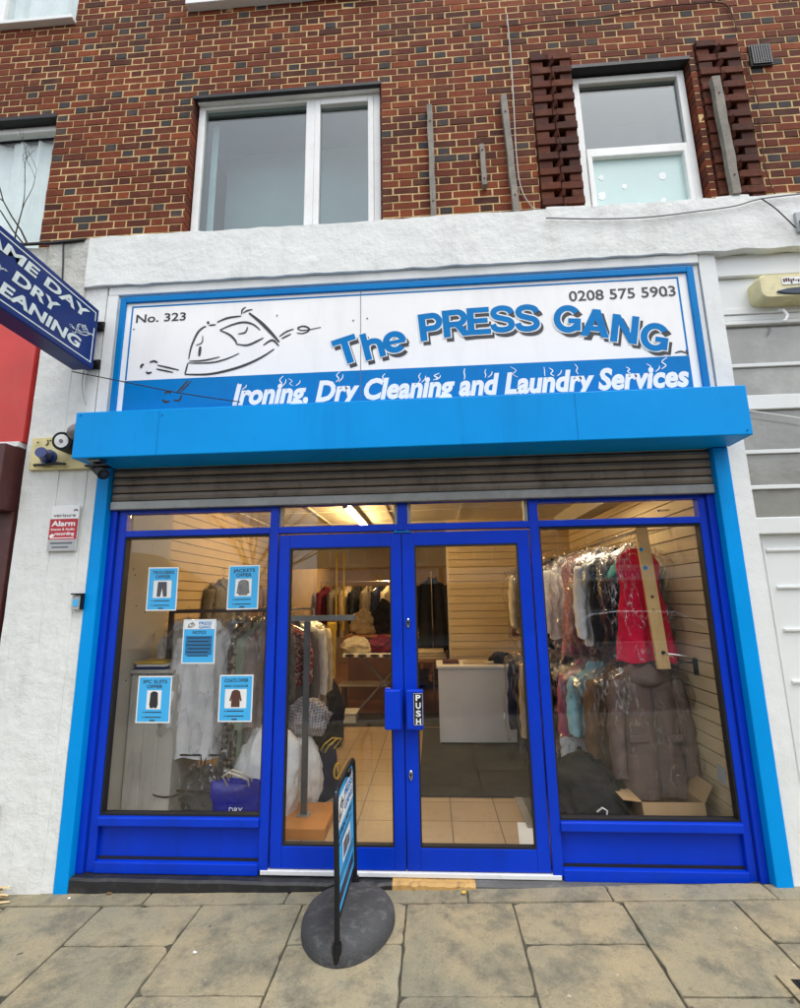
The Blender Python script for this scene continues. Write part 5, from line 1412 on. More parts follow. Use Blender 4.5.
carrier('carrier_bag', 'dark blue carrier bag with a yellow ring print beside the white bag', -.885, 1.10, .22, .36, M['c_navy'], 'c_yellow', None, 5, R(70))
f = MB().tube([(-.855+.05*math.cos(a), 1.02, FZ+.19+.055*math.sin(a)) for a in [k*PI/9 for k in range(19)]], .009, 6)
f.build('ring_print', 'c_yellow', bpy.data.objects['carrier_bag.001'], True)

# floor pieces
mtb = MB().box(-.15, 1.765, 1.10, 3.19, FZ+.001, FZ+.012, .003); tag(mtb.build('floor_mat', 'mat_dark'), 'big charcoal floor mat in front of the white counter', 'mat')
mtb = MB().box(.66, 1.765, .58, 1.098, FZ+.001, FZ+.010, .003); tag(mtb.build('floor_mat', 'plinth_grey'), 'small dark grey mat beside the unpostered window display', 'mat')
mtb = MB().box(.60, .658, .58, 1.10, FZ+.001, FZ+.009, .002); tag(mtb.build('edge_strip', 'kerb'), 'worn pale edging strip along the small grey mat', 'edging')
mtb = MB().box(-1.9, .1, 3.26, 3.95, FZ+.001, FZ+.012, .003); tag(mtb.build('floor_mat', 'mat_dark'), 'dark runner mat across the floor far behind the door without a push plate', 'mat')
pp_ = MB(); pp_.add([(.505,.335,FZ+.004), (.70,.335,FZ+.004), (.70,.66,FZ+.006), (.545,.66,FZ+.010), (.505,.335,FZ+.002), (.70,.335,FZ+.002), (.70,.66,FZ+.003), (.545,.66,FZ+.007)], [(0,1,2,3),(7,6,5,4),(0,4,5,1),(1,5,6,2),(2,6,7,3),(3,7,4,0)])
tag(pp_.build('paper_sheet', 'paper'), 'white sheet of paper on the floor inside the door marked PUSH', 'paper')

# counter and what lies on it
ct = thing('shop_counter', 'plain white fronted shop counter standing on the dark mat', 'counter', (.62, 2.75, FZ))
MB().box(.045, 1.35, 2.48, 2.505, FZ+.03, .855, .003).build('front_panel', 'counter', ct)
MB().box(.05, 1.35, 2.505, 3.0, FZ+.012, .84).build('carcass', 'plain_wall', ct)
MB().box(.03, 1.36, 2.465, 3.02, .857, .885, .004).build('top', 'counter', ct)
MB().box(.055, 1.34, 2.49, 2.50, FZ+.012, FZ+.03).build('kick_strip', 'black_plastic', ct)
ZC = .886
random.seed(13)
f = MB()
for k in range(5): f.box(.33+.02*k, .62+.012*k, 2.6+.01*k, 2.85, ZC+.004*k, ZC+.004*k+.0035)
tag(f.build('paperwork', 'c_beige'), 'loose sheaf of paperwork lying on the counter', 'paperwork')
tag(MB().box(.10, .28, 2.62, 2.80, ZC, ZC+.035, .004).build('ledger', 'maroon'), 'closed maroon ledger at the end of the counter', 'book')
bag('folded_cloth', 'small black cloth heaped on the counter', 'cloth', (.76, 2.68, ZC), (.13,.10,.11), 'c_black', 33, .2)
bx = thing('open_box', 'small beige open box on the counter by the door edge', 'box', (.95, 2.6, ZC))
f = MB(); f.box(.90,1.08,2.56,2.566,ZC,ZC+.09).box(.90,1.08,2.70,2.706,ZC,ZC+.09).box(.90,.906,2.566,2.70,ZC,ZC+.09).box(1.074,1.08,2.566,2.70,ZC,ZC+.09).box(.906,1.074,2.566,2.70,ZC,ZC+.006); f.build('carton', 'c_beige', bx)
f = MB().box(.915,1.06,2.58,2.69,ZC+.02,ZC+.075,.006); f.build('contents', 'c_lightblue', bx)
tag(MB().tube([(.98,2.63,ZC+.09), (1.02,2.60,ZC+.14), (1.10,2.58,ZC+.16)], [.018,.024,.014], 10).build('tape_gun', 'alarm_red', None, True), 'red tape gun lying on the open box', 'tape gun')
tag(MB().tube([(.56,2.56,ZC+.012), (.66,2.55,ZC+.03)], .012, 8).build('marker_pen', 'c_cream', None, True), 'pale marker lying across the paperwork', 'pen')
# framed price board on the slat wall
pb = thing('picture_board', 'dark red board of small pictures on the slat wall', 'notice board', (1.3, 3.19, 1.2))
MB().box(.98, 1.62, 3.175, 3.198, 1.14, 1.56, .004).build('board', 'maroon', pb)
f = MB(); FB = face_front(3.175)
for u, v, ww in ((1.02,1.44,.11), (1.02,1.34,.07), (1.02,1.26,.07), (1.16,1.35,.06), (1.30,1.42,.09), (1.44,1.44,.12), (1.32,1.25,.10), (1.47,1.27,.1)): rect(f, FB, u, u+ww, v, v+ww*.8, 0, .003)
f.build('pictures', 'c_cream', pb)
f = MB(); rect(f, FB, 1.17, 1.27, 1.45, 1.50, 0, .003); rect(f, FB, 1.42, 1.55, 1.34, 1.40, 0, .003); f.build('green_picture', 'c_green', pb)
# table with folded linen behind the counter
tb = thing('work_table', 'dark legged work table behind the counter', 'table', (-.05, 3.9, FZ))
MB().box(-.42, .19, 3.45, 4.2, .80, .83, .004).build('top', 'brown_wood', tb)
for x in (-.40, .17):
    for y in (3.47, 4.18): MB().box(x-.02, x+.02, y-.02, y+.02, FZ, .80).build('leg', 'black_plastic', tb)
GF = 'folded linen on the work table'
for k, lab in enumerate(('broad folded beige cloth at the bottom of the linen pile', 'middle folded beige cloth of the linen pile', 'folded beige cloth on top of the linen pile')):
    random.seed(k); tag(MB().box(-.30+.02*k, .17-.015*k, 3.5, 3.9, .831+.036*k, .866+.036*k, .014).build('folded_linen', 'c_beige', None, True), lab, 'linen', GF)
# a rail of coats and shelves in the back room, seen past the counter
rr_ = thing('shelf_unit', 'dark shelf unit of folded laundry in the back room', 'shelves', (-.1, 6.0, FZ))
f = MB()
for zz in (.1, .55, 1.0, 1.45): f.box(-.7, .25, 5.8, 6.25, zz, zz+.03)
f.box(-.72, -.69, 5.8, 6.25, FZ, 1.6).box(.25, .28, 5.8, 6.25, FZ, 1.6); f.build('carcass', 'black_plastic', rr_)
GSH = 'folded laundry on the back room shelves'
shelf_labels = [['cream folded stack low on the dark shelves', 'grey folded stack low on the dark shelves', 'tan folded stack low on the dark shelves'],
                ['beige folded stack on the middle dark shelf', 'white folded stack on the middle dark shelf', 'brown folded stack on the middle dark shelf'],
                ['white folded stack on the upper dark shelf', 'olive folded stack on the upper dark shelf', 'cream folded stack on the upper dark shelf']]
cols = [['c_cream','c_grey','c_tan'], ['c_beige','c_white','c_brownpat'], ['c_white','c_olive','c_cream']]
for j in range(3):
    for k in range(3):
        random.seed(j*7+k); x0 = -.66+k*.31; f = MB()
        for q in range(4): f.box(x0+random.uniform(0,.02), x0+.25+random.uniform(0,.02), 5.82, 6.15, (.131,.581,1.031)[j]+q*.06, (.131,.581,1.031)[j]+q*.06+.055, .018)
        tag(f.build('laundry_stack', cols[j][k], None, True), shelf_labels[j][k], 'laundry', GSH)
GBk = 'coats hanging in the back room'
hr = thing('clothes_rail', 'tall rail of dark coats in the back room', 'clothes rail', (0, 4.6, FZ))
MB().tube([(.0,4.4,2.02), (.0,6.2,2.02)], .013, 8).build('rail', 'chrome', hr, True); MB().tube([(.0,4.4,FZ), (.0,4.4,2.02)], .013, 8).tube([(.0,6.2,FZ), (.0,6.2,2.02)], .013, 8).build('post', 'chrome', hr, True)
for k, (mt, lab) in enumerate((('c_black', 'black coat, nearest on the back room rail'), ('c_maroon', 'maroon coat just behind the nearest black one'), ('c_tan', 'tan coat in the middle of the back room rail'), ('c_navy', 'navy coat at the far end of the back room rail'))):
    garment('coat', lab, 'coat', (0, 4.5+.3*k, 2.04), .5, 1.05, mt, R(10), 'coat', False, GBk, .13, None, True, .02, 60+k)
# ironing table and heaps behind the door without a push plate
it = thing('ironing_board', 'ironing board in a white cover with dark ovals', 'ironing board', (-.75, 3.9, FZ))
f = MB(); poly = [(-1.22,3.62), (-.55,3.55), (-.12,3.68), (-.05,3.78), (-.12,3.88), (-.55,4.02), (-1.22,3.98)]
f.prism(poly, lambda u, v, w: (u, v, .86+w), .04); f.build('board', 'c_white', it)
f = MB()
for u in (-1.12,-.95,-.78,-.61,-.44,-.28): f.prism([(u+.065*math.cos(a), .881+.020*math.sin(a)) for a in [k*PI/8 for k in range(16)]], lambda a, b_, w, u=u: (a, 3.60-w-.03*(1-abs(a+.6)) if a > -.2 else 3.615-(a+1.22)*.10-w-.004, b_), .004)
f.build('oval_print', 'ink', it)
f = MB().tube([(-1.1,3.7,FZ+.01), (-.35,3.85,.86)], .014, 8).tube([(-.3,3.7,FZ+.01), (-1.0,3.85,.86)], .014, 8); f.build('leg', 'alu', it, True)
GH = 'heaps of clothes waiting behind the door without a push plate'
for c, s, mt, sd, lab in (((-1.05,3.80,.905), (.22,.14,.18), 'c_cream', 71, 'cream heap of washing on the ironing board'), ((-.72,3.80,.905), (.17,.12,.20), 'c_maroon', 72, 'maroon folded heap on the ironing board'),
                          ((-.42,3.78,.905), (.13,.10,.26), 'c_navy', 73, 'dark heap at the narrow end of the ironing board')):
    bag('clothes_bundle', lab, 'clothes', c, s, mt, sd, .2, 0, GH)
bc = thing('wooden_counter', 'brown wooden work counter at the rear of the shop', 'counter', (-.6, 5.0, FZ))
MB().box(-1.35, -.25, 4.85, 5.4, FZ, 1.02, .006).build('carcass', 'brown_wood', bc); MB().box(-1.4, -.22, 4.8, 5.45, 1.022, 1.06, .004).build('top', 'orange_wood', bc)
for c, s, mt, sd, lab in (((-1.15,5.1,1.062), (.20,.16,.36), 'c_beige', 74, 'taller beige heap of clothes on the wooden counter'), ((-.78,5.1,1.062), (.22,.16,.46), 'c_black', 75, 'tall dark heap of clothes on the wooden counter'), ((-.42,5.1,1.062), (.16,.14,.26), 'c_cream', 76, 'small cream heap at the end of the wooden counter')):
    bag('clothes_bundle', lab, 'clothes', c, s, mt, sd, .22, 0, GH)
GFr = 'clothes crowded on the far rail of the shop'
fr_ = thing('clothes_rail', 'long far rail crowded with clothes at the rear of the shop', 'clothes rail', (-1.3, 7.0, FZ))
MB().tube([(-2.3,7.0,1.98), (-.35,7.0,1.98)], .014, 8).build('rail', 'chrome', fr_, True); MB().tube([(-2.3,7.0,FZ), (-2.3,7.0,1.98)], .014, 8).tube([(-.35,7.0,FZ), (-.35,7.0,1.98)], .014, 8).build('post', 'chrome', fr_, True)
for k, (mt, lab) in enumerate((('c_maroon','maroon coat at the wall end of the far rail'), ('c_grey','grey coat second along the far rail'), ('c_beige','beige coat between grey and black on the far rail'), ('c_black','black coat in the middle of the far rail'), ('c_tweed','tweed coat next to the black one on the far rail'), ('c_navy','navy coat on the far rail by the cream one'), ('c_cream','cream coat on the far rail between two dark ones'), ('c_brownpat','patterned brown coat near the door end of the far rail'), ('c_black','black coat at the very end of the far rail'))):
    garment('coat', lab, 'coat', (-2.2+.22*k, 7.0, 2.0), .46, 1.0, mt, R(55+4*(k%3)), 'coat', False, GFr, .13, None, True, .02, 120+k)
GCb = 'cartons stacked in the back room'
for k, (x, y, z, sx, sz, lab) in enumerate(((-.55,7.6,FZ,.5,.4,'big carton on the back room floor'), (-.5,7.6,FZ+.402,.42,.34,'carton stacked on the biggest one'), (-.02,7.7,FZ,.4,.5,'tall carton standing beside the stacked ones'))):
    r_ = thing('carton', lab, 'carton', (x, y, z), GCb); MB().box(x-sx/2, x+sx/2, y-.2, y+.2, z, z+sz, .004).build('body', 'cardboard', r_); MB().box(x-.025, x+.025, y-.202, y-.2005, z+.02, z+sz).build('tape', 'c_beige', r_)
wb = thing('storage_box', 'small white storage box on the dark runner mat', 'box', (-1.15, 3.5, FZ+.013))
MB().box(-1.32, -1.0, 3.36, 3.62, FZ+.013, FZ+.12, .008).build('tub', 'white_metal', wb); MB().box(-1.335, -.985, 3.345, 3.635, FZ+.121, FZ+.14, .006).build('lid', 'white_metal', wb)
f = MB().box(-1.35, -.62, 3.98, 4.3, .42, .45, .006); st_ = thing('low_shelf', 'low pale shelf board carrying papers beneath the ironing board', 'shelf', (-1.0, 4.1, FZ)); f.build('board', 'c_cream', st_)
for x in (-1.3, -.68): MB().box(x, x+.04, 4.0, 4.28, FZ, .42).build('leg', 'brown_wood', st_)
GT = 'yellow hanging strips at the rear of the shop'
for k, x in enumerate((-1.52, -1.40)):
    tag(MB().box(x, x+.03, 4.6, 4.62, 1.15, 2.35, .003).build('wooden_pole', 'c_yellow'), ('long yellow pole leaning nearer the wall behind the door without a push plate', 'long yellow pole standing nearer the counter behind the door without a push plate')[k], 'pole', GT)

# ---- unpostered window display
ur = thing('display_rail', 'high chrome rail carrying filmed clothes in the unpostered window', 'clothes rail', (1.45, 1.4, 2.0))
MB().tube([(1.47,.45,2.06), (1.47,2.5,2.06)], .012, 10).build('rail', 'chrome', ur, True)
MB().tube([(1.47,.60,2.06), (1.77,.60,2.10)], .008, 8).tube([(1.47,2.3,2.06), (1.77,2.3,2.10)], .008, 8).build('wall_arm', 'chrome', ur, True)
lr = thing('display_rail', 'lower chrome rail carrying coats in the unpostered window', 'clothes rail', (1.45, 1.4, 1.2))
MB().tube([(1.44,.60,1.205), (1.44,2.3,1.205)], .012, 10).build('rail', 'chrome', lr, True)
MB().tube([(1.44,.75,1.205), (1.77,.75,1.22)], .008, 8).tube([(1.44,2.2,1.205), (1.77,2.2,1.22)], .008, 8).build('wall_arm', 'chrome', lr, True)
GU = 'garments on the high rail in the unpostered window'
for nm, lab, x, y, w, h, mt, kd, rz, sd in (
    ('gown', 'bright red gown in clear film behind the pine plank', 1.525, .62, .43, .80, 'c_red', 'dress', 0, 81),
    ('blouse', 'mint green blouse showing behind the red gown', 1.525, .72, .38, .20, 'c_teal', 'dress', 4, 82),
    ('jacket', 'black jacket in film between the red gown and the slat wall', 1.50, .86, .46, .84, 'c_black', 'jacket', 0, 83),
    ('shirt', 'white shirt in glossy film beside the red gown', 1.40, .98, .44, .72, 'c_white', 'shirt', 0, 84),
    ('dress', 'maroon dress behind the white filmed shirt', 1.34, 1.15, .40, .80, 'c_maroon', 'dress', 0, 85),
    ('dress', 'coral pink patterned dress in film', 1.30, 1.35, .40, .88, 'c_coral', 'dress', 6, 86),
    ('shirt', 'narrow white shirt beside the coral dress', 1.27, 1.62, .42, .72, 'c_white', 'shirt', 0, 87),
    ('jacket', 'charcoal jacket between two pale garments', 1.24, 1.85, .44, .88, 'c_navy', 'jacket', 4, 88),
    ('coat', 'pale grey coat at the far end of the high rail', 1.20, 2.15, .50, .78, 'c_pinkgrey', 'coat', 0, 89),
    ('shirt', 'cream shirt hanging furthest along the high rail', 1.12, 2.4, .48, .72, 'c_cream', 'shirt', 0, 90)):
    garment(nm, lab, nm, (x, y, 2.082), w, h, mt, R(rz), kd, True, GU, .10, None, True, .016, sd)
GLo = 'garments on the low rail in the unpostered window'
for nm, lab, x, y, w, h, mt, kd, rz, sd, cl in (
    ('coat', 'big taupe hooded coat in clear film, front of the unpostered window', 1.475, .60, .50, .84, 'c_taupe', 'coat', 4, 91, 'hood'),
    ('coat', 'tan brown coat peeping out behind the taupe coat', 1.36, .78, .46, .84, 'c_tan', 'coat', 0, 92, None),
    ('cardigan', 'aqua cardigan hanging behind the tan coat', 1.26, .95, .40, .52, 'c_lightblue', 'coat', 0, 93, None),
    ('dress', 'rose pink dress beside the aqua cardigan', 1.22, 1.08, .40, .76, 'c_pink', 'coat', 0, 94, None),
    ('coat', 'black coat beside the rose dress', 1.16, 1.28, .44, .88, 'c_black', 'coat', 0, 95, None),
    ('jacket', 'brown tweed jacket in film in the lower row', 1.10, 1.48, .46, .84, 'c_tweed', 'jacket', 0, 96, None),
    ('coat', 'beige coat in film in the lower row', 1.05, 1.72, .46, .90, 'c_beige', 'coat', 0, 97, None),
    ('coat', 'navy coat at the mullion end of the lower row', 1.00, 1.98, .50, .92, 'c_navy', 'coat', 0, 98, None)):
    garment(nm, lab, nm, (x, y, 1.225 if y > .6 else 1.26), w, h, mt, R(rz), kd, True, GLo, .13 if cl is None else .17, cl, True, .014, sd, .04 if cl is None else .10)
garment('printed_top', 'white top printed with black shapes low behind the black bag', 'top', (1.08, .98, .72), .26, .36, 'c_print', R(0), 'folded', True, GLo, .08, None, True, .008, 99)
pk = thing('pine_plank', 'pale pine plank with metal pegs standing before the red gown', 'plank', (1.52, .46, 1.1))
f = MB(); zb, zt2 = 1.12, 2.16
f.add([(1.515,.44,zb), (1.598,.44,zb), (1.598,.468,zb), (1.515,.468,zb), (1.465,.44,zt2), (1.545,.44,zt2), (1.545,.468,zt2), (1.465,.468,zt2)], [(0,1,2,3),(4,5,6,7),(0,1,5,4),(1,2,6,5),(2,3,7,6),(3,0,4,7)])
f.build('board', 'pine', pk)
MB().tube([(1.56,.44,1.22), (1.56,.30,1.215)], .006, 8).tube([(1.575,.45,1.22), (1.70,.42,1.205)], .006, 8).build('peg', 'chrome', pk, True)
MB().disc((1.56,.44,1.225), (0,-1,0), .014, .006, 14).build('peg_boss', 'black_plastic', pk, True)
f = MB().disc((1.505,.4395,1.80), (0,-1,0), .016, .0012, 12).disc((1.49,.4395,1.93), (0,-1,0), .014, .0012, 12); f.build('paint_mark', 'sky_blue', pk)
f = MB().disc((1.53,.4395,1.60), (0,-1,0), .012, .0012, 12).box(1.515,1.54,.4385,.44,1.50,1.505).box(1.52,1.535,.4385,.44,1.515,1.52); f.build('knot', 'brown_wood', pk)
cbx = thing('cardboard_box', 'open cardboard box on the floor under the taupe coat', 'box', (1.45, .5, FZ))
bx0, bx1, by0, by1, bz = 1.28, 1.66, .34, .70, .335
f = MB(); f.box(bx0,bx1,by0,by0+.006,FZ+.001,bz).box(bx0,bx1,by1-.006,by1,FZ+.001,bz).box(bx0,bx0+.006,by0+.006,by1-.006,FZ+.001,bz).box(bx1-.006,bx1,by0+.006,by1-.006,FZ+.001,bz).box(bx0+.006,bx1-.006,by0+.006,by1-.006,FZ+.001,FZ+.008)
f.build('carton', 'cardboard', cbx)
def flap(p, q, d):
    p, q, d = Vector(p), Vector(q), Vector(d); n_ = (q-p).cross(d).normalized()*.004
    return MB().add([p, q, q+d, p+d, p+n_, q+n_, q+d+n_, p+d+n_], [(0,1,2,3),(7,6,5,4),(0,4,5,1),(1,5,6,2),(2,6,7,3),(3,7,4,0)])
flap((bx0,by0,bz), (bx0,by1,bz), (-.12,-.02,.02)).build('flap', 'cardboard', cbx); flap((bx1,by0,bz), (bx1,by1,bz), (.06,0,.10)).build('flap', 'cardboard', cbx)
flap((bx0,by0-.001,bz-.002), (bx1,by0-.001,bz-.002), (0,-.025,-.13)).build('flap', 'cardboard', cbx); flap((bx0,by1,bz), (bx1,by1,bz), (0,.05,.12)).build('flap', 'cardboard', cbx)
bb = bag('laundry_bag', 'black slumped bag with white cord ends under the low rail', 'bag', (.99, .62, FZ), (.30,.24,.42), 'c_black', 45, .14)
f = MB(); random.seed(3)
for k, (u, v) in enumerate(((.02,.19), (.10,.10), (.05,.05))): f.tube([(u, -.245, v), (u+.03, -.26, v+.03), (u+.06, -.255, v+.01), (u+.05, -.262, v-.03), (u+.09, -.25, v-.035)], .0055, 6)
f.build('cord', 'white_ink', bb, True, True)
br_ = MB().box(1.745, 1.77, .42, .445, 1.08, 1.19, .004); br_.tube([(1.745,.432,1.16), (1.66,.43,1.165)], .006, 8)
tag(br_.build('wall_bracket', 'black_plastic'), 'small black slat wall bracket beside the taupe coat', 'bracket')
tag(MB().box(1.762, 1.769, .26, .34, .46, .56, .001).build('wall_plate', 'silver'), 'small grey plate low on the beige slat wall', 'plate')
tag(MB().box(1.64, 1.75, .28, .50, FZ, FZ+.07, .01).build('white_packet', 'c_white', None, True), 'small white packet on the floor beside the cardboard box', 'packet')
tag(MB().tube([(1.60,.35,2.19), (1.72,.45,2.21)], .008, 8).build('display_hook', 'chrome', None, True), 'short chrome arm sticking out near the top of the unpostered window', 'arm')

# ================================================================== LITTER, DRAIN, TWIGS
hu = thing('dry_husk', 'pale dried husk of leaves dropped at the foot of the white pier', 'litter', (-2.55, -.1, gz(-2.55)))
random.seed(17)
for k in range(9):
    a = random.uniform(-.6,1.0); L_ = random.uniform(.07,.14); f = MB(); x0, y0 = -2.60+random.uniform(-.02,.02), -.10+random.uniform(-.02,.02)
    rings = []
    for t in (0,.3,.6,1):
        w_ = .012*(1-abs(t-.4))+.002; x_ = x0+L_*t*math.cos(a); y_ = y0+L_*t*math.sin(a)*.6; z_ = gz(x0)+.012+.04*math.sin(t*2.2)*(k%3)/2+.012*k*.3
        nx_, ny_ = -math.sin(a)*w_, math.cos(a)*w_
        rings.append([(x_-nx_, y_-ny_, z_), (x_, y_, z_+.005), (x_+nx_, y_+ny_, z_), (x_, y_, z_-.003)])
    f.loft(rings); f.build('leaf', 'husk', hu, True)
random.seed(23)
GLf = 'scraps of litter by the shop step'
for k, (x, y, mt, lab) in enumerate(((-1.92,-.02,'leaf_brown','small dead brown leaf by the foot of the blue shutter rail'), (-2.13,-.06,'paper','white scrap of paper beside the shutter rail foot'), (.13,-.045,'c_yellow','tiny yellow scrap below the threshold board'), (-1.17,-.50,'paper','tiny white crumb on the paving away from the pavement sign'), (-2.5,-.17,'leaf_brown','dead brown leaf near the dried husk'))):
    f = MB(); n_ = 7; c = Vector((x, y, gz(x)+.008))
    top = [c+(.5 if mt == 'paper' else 1)*Vector((.022*random.uniform(.5,1)*math.cos(a), .012*random.uniform(.5,1)*math.sin(a), random.uniform(0,.008))) for a in [2*PI*q/n_ for q in range(n_)]]
    f.loft([[p-Vector((0,0,.004)) for p in top], top]); tag(f.build('litter_scrap', mt, None), lab, 'litter', GLf)
dr = thing('drain_cover', 'dark iron drain cover let into the paving beyond the last shutter rail', 'drain', (1.58, -.74, gz(1.58)))
f = MB().box(1.385, 1.78, -.95, -.64, gz(1.5)+.003, gz(1.5)+.009, .002); f.build('rim', 'slab', dr)
f = MB().box(1.425, 1.745, -.92, -.675, gz(1.5)+.009, gz(1.5)+.013, .002)
for k in range(7): f.box(1.44+k*.043, 1.462+k*.043, -.91, -.685, gz(1.5)+.013, gz(1.5)+.017)
f.build('cover', 'black_plastic', dr)

def twigs(mb, p, d, L_, r, depth, seed):
    random.seed(seed)
    def grow(p, d, L_, r, k):
        pts = [p]; q = p.copy(); dd = d.copy()
        for i in range(5):
            dd = (dd+Vector((random.uniform(-.2,.2), random.uniform(-.12,.12), random.uniform(-.12,.16)))).normalized()
            q = q+dd*L_/5; pts.append(q.copy())
            if k > 0 and i > 0 and random.random() < .62:
                b = (dd+Vector((random.uniform(-1,1), random.uniform(-.5,.5), random.uniform(-.3,.6)))).normalized()
                kids.append((q.copy(), b, L_*random.uniform(.4,.65), r*.55, k-1))
        mb.tube(pts, [r*(1-.12*i) for i in range(6)], 5, True)
    kids = [(p, d, L_, r, depth)]
    while kids:
        a = kids.pop(0); grow(*a)
        if len(mb.v) > 60000: break
f = MB(); twigs(f, Vector((-2.99,-.05,4.30)), Vector((-.35,-.1,1)), .62, .008, 3, 4); twigs(f, Vector((-3.02,-.05,4.30)), Vector((-.7,-.1,1)), .75, .007, 3, 9); twigs(f, Vector((-3.10,-.05,4.30)), Vector((.2,-.1,1)), .5, .006, 3, 14)
tag(f.build('bare_twigs', 'twig', None, True), 'bare twiggy shrub set on the ledge before the curtained window', 'tangle')  # twigs added as an object where dark branches cross the pane
tag(MB().tube([(-3.6,-.03,4.312), (-3.1,-.035,4.318), (-2.80,-.035,4.315), (-2.55,-.04,4.322)], .012, 6).build('wall_cable', 'wire', None, True), 'thick black cable lying on the stained ledge under the curtained window', 'cable')

# ================================================================== ACROSS THE STREET (seen in the reflections)
def street_house(name, label, x0, x1, y, z1, nwin, roof, mat, sign=None, gable=False):
    r = thing(name, label, 'building', ((x0+x1)/2, y, 0), 'buildings across the street')
    MB().box(x0, x1, y-8, y, -1, z1).build('wall', mat, r)
    f = MB()
    if gable: f.loft([[(x0-.3, yy, z1), ((x0+x1)/2, yy, z1+roof), (x1+.3, yy, z1)] for yy in (y+.3, y-8)])
    else: f.loft([[(xx, y+.3, z1), (xx, y-4, z1+roof), (xx, y-8.3, z1)] for xx in (x0-.05, x1+.05)])
    f.build('roof', 'far_roof', r)
    wd = (x1-x0)/nwin
    for fl in range(1 if z1 < 5 else 2):
        for k in range(nwin):
            cx_ = x0+wd*(k+.5); zc = 3.3+fl*2.7
            if zc+1.3 > z1: continue
            f = MB(); a, b = cx_-.8, cx_+.8
            f.box(a-.08, b+.08, y, y+.06, zc-.08, zc).box(a-.08, b+.08, y, y+.06, zc+1.3, zc+1.38).box(a-.08, a, y, y+.06, zc, zc+1.3).box(b, b+.08, y, y+.06, zc, zc+1.3).box(cx_-.05, cx_+.05, y, y+.06, zc, zc+1.3)
            w_ = f.build('window', 'far_white', r); MB().box(a, b, y+.005, y+.02, zc, zc+1.3).build('pane', 'far_glass', w_)
    f = MB().box(x0+.1, x1-.1, y, y+.15, 2.3, 3.0); f.build('shop_fascia', 'far_white' if sign else 'red_sign', r)
    MB().box(x0+.3, x1-.3, y, y+.04, .5, 2.25).build('shop_window', 'far_glass', r)
    if sign:
        t = MB(); write(t, sign, lambda u, v, w: (-u, y+.15+w, v), -(x0+x1)/2, 2.46, .01, .42, None, 0, .03, 0, 'C'); t.build('lettering', 'sign_blue' if sign != '432' else 'c_yellow', r)
street_house('street_house', 'low gabled house across the road', -36, -22.5, -40, 2.7, 2, 3.9, 'far_brick', None, True)
street_house('street_house', 'brick terrace of shops with a white fascia across the road', 0.5, 16, -20, 8.2, 5, 2.2, 'far_brick', 'Poundworld')
street_house('street_house', 'brick terrace numbered 432 across the road', -5.5, .45, -20, 8.2, 2, 2.2, 'far_brick', '432')
street_house('street_house', 'brick terrace beyond the white fascia across the road', 16.05, 32, -20, 8.2, 5, 2.2, 'far_brick', None)
tr = thing('bare_tree', 'bare winter tree on the pavement across the road', 'tree', (-7.6, -17.5, 0))
f = MB(); f.tube([(-7.6,-17.5,-.2), (-7.58,-17.5,1.2), (-7.62,-17.45,2.6), (-7.6,-17.5,3.2)], [.2,.16,.14,.12], 10); f.build('trunk', 'twig', tr, True)
f = MB()
for k in range(9):
    a = 2*PI*k/9; twigs(f, Vector((-7.6,-17.5,2.0+.14*k)), Vector((math.cos(a)*.8, math.sin(a)*.5, .9)), 3.2, .06, 4, 30+k)
    if len(f.v) > 200000: break
f.build('crown', 'twig', tr, True)
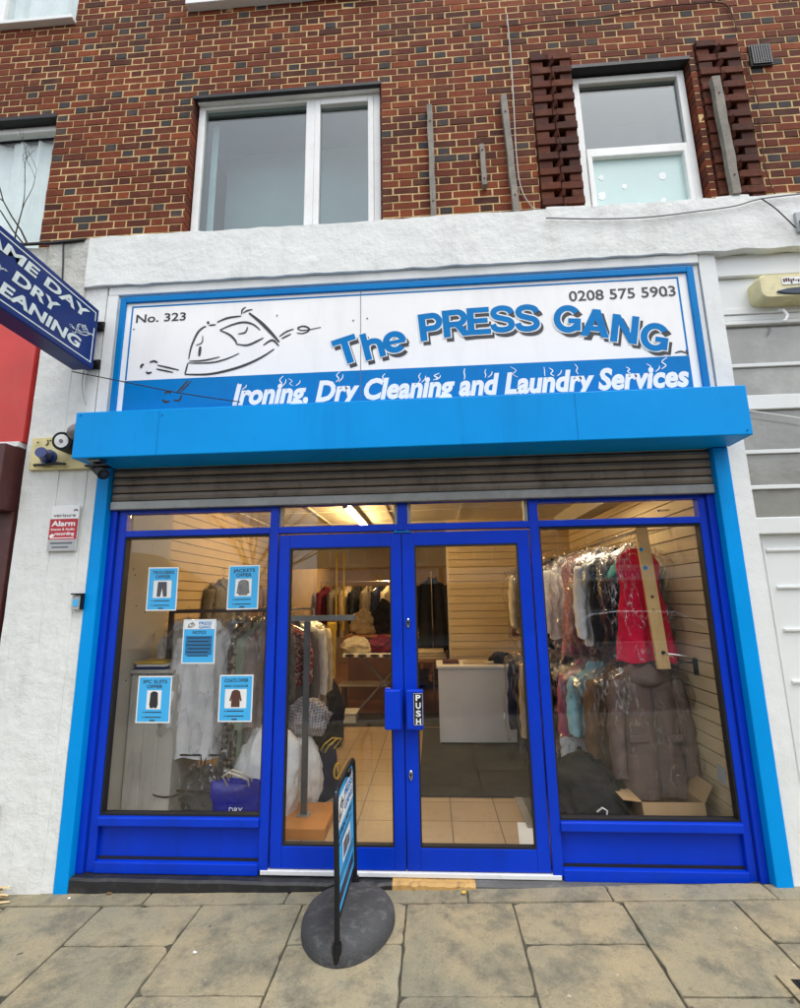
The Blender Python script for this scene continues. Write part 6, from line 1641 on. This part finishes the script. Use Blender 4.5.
def car(x, y, label, mat):
    r = thing('parked_car', label, 'car', (x, y, -.12), 'cars parked along the kerb')
    def sec(prof, hw, top_in):
        return prof
    L_ = [(-2.1,.55,.62,.0), (-2.0,.35,.82,0), (-1.2,.28,.95,0), (-.3,.28,1.0,0), (.9,.28,1.0,0), (1.6,.28,.98,0), (2.0,.32,.92,0), (2.12,.5,.75,0)]
    f = MB(); rings = []
    for xx, zl, zh, _ in L_:
        hw = .86 if abs(xx) < 1.9 else .72
        rings.append([(x+xx, y-hw, zl-.12), (x+xx, y-hw-.03, (zl+zh)/2-.12), (x+xx, y-hw+.06, zh-.12), (x+xx, y+hw-.06, zh-.12), (x+xx, y+hw+.03, (zl+zh)/2-.12), (x+xx, y+hw, zl-.12)])
    f.loft(rings); f.build('body', mat, r, True, False, 30)
    f = MB(); rings = []
    for xx, zh, hw in ((-1.15,.96,.76), (-.45,1.42,.62), (.0,1.47,.60), (.9,1.45,.60), (1.7,1.02,.72)):
        rings.append([(x+xx, y-.78, .84), (x+xx, y-hw, zh-.12), (x+xx, y+hw, zh-.12), (x+xx, y+.78, .84)])
    f.loft(rings); f.build('windows', 'car_glass', r, True, False, 30)
    f = MB(); rings = [[(x+xx, y-.60, zh-.115), (x+xx, y+.60, zh-.115), (x+xx, y+.60, zh-.095), (x+xx, y-.60, zh-.095)] for xx, zh in ((-.42,1.43), (.0,1.48), (.9,1.46), (1.1,1.40))]
    f.loft(rings); f.build('roof', mat, r, True)
    f = MB()
    for s_ in (-1, 1): f.tube([(x-1.12,y+s_*.80,.86), (x-.45,y+s_*.65,1.30), (x,y+s_*.63,1.35), (x+.9,y+s_*.63,1.33), (x+1.68,y+s_*.77,.90)], .022, 8); f.tube([(x-1.12,y+s_*.82,.87), (x+1.68,y+s_*.80,.90)], .016, 8)
    f.build('trim', 'chrome', r, True)
    for xx in (-1.35, 1.3):
        for s_ in (-1, 1):
            wl = MB().disc((x+xx, y+s_*.70, .20), (0,s_,0), .31, .2, 24).build('wheel', 'tyre', r, True); MB().disc((x+xx, y+s_*.885, .20), (0,s_,0), .2, .02, 16).build('hubcap', 'alu', wl, True)
car(3.0, -5.6, 'silver car parked at the kerb facing the shop windows', 'car_paint')

# ================================================================== LIGHT
world = bpy.data.worlds.new('World'); sc.world = world; world.use_nodes = True
nt = world.node_tree
for n in list(nt.nodes): nt.nodes.remove(n)
out = nt.nodes.new('ShaderNodeOutputWorld'); bg = nt.nodes.new('ShaderNodeBackground')
sky = nt.nodes.new('ShaderNodeTexSky'); sky.sky_type = 'NISHITA'; sky.sun_disc = False
SUN_EL, SUN_AZ = R(66), R(140)
sky.sun_elevation = SUN_EL; sky.sun_rotation = SUN_AZ; sky.air_density = 1.0; sky.dust_density = 2.0; sky.ozone_density = 1.0
hs = nt.nodes.new('ShaderNodeHueSaturation'); hs.inputs['Saturation'].default_value = .25
nt.links.new(sky.outputs[0], hs.inputs['Color']); nt.links.new(hs.outputs[0], bg.inputs[0]); bg.inputs[1].default_value = .15
nt.links.new(bg.outputs[0], out.inputs[0])
sl = bpy.data.lights.new('sun', 'SUN'); sl.energy = 0.6; sl.angle = R(35); sl.color = (1,.97,.92)
so = bpy.data.objects.new('sun', sl); COL.objects.link(so)
dv = Vector((math.sin(SUN_AZ)*math.cos(SUN_EL), math.cos(SUN_AZ)*math.cos(SUN_EL), math.sin(SUN_EL)))
so.rotation_euler = dv.to_track_quat('Z', 'Y').to_euler()

sc.view_settings.view_transform = 'Standard'; sc.view_settings.look = 'None'
sc.view_settings.exposure = 1.25; sc.view_settings.gamma = 1.0; sc.view_settings.use_curve_mapping = False
sc.render.engine = 'CYCLES'
sc.cycles.use_denoising = True
sc.cycles.max_bounces = 8; sc.cycles.diffuse_bounces = 4; sc.cycles.glossy_bounces = 4; sc.cycles.transparent_max_bounces = 40
sc.cycles.caustics_reflective = False; sc.cycles.caustics_refractive = False
sc.cycles.sample_clamp_indirect = 4.0
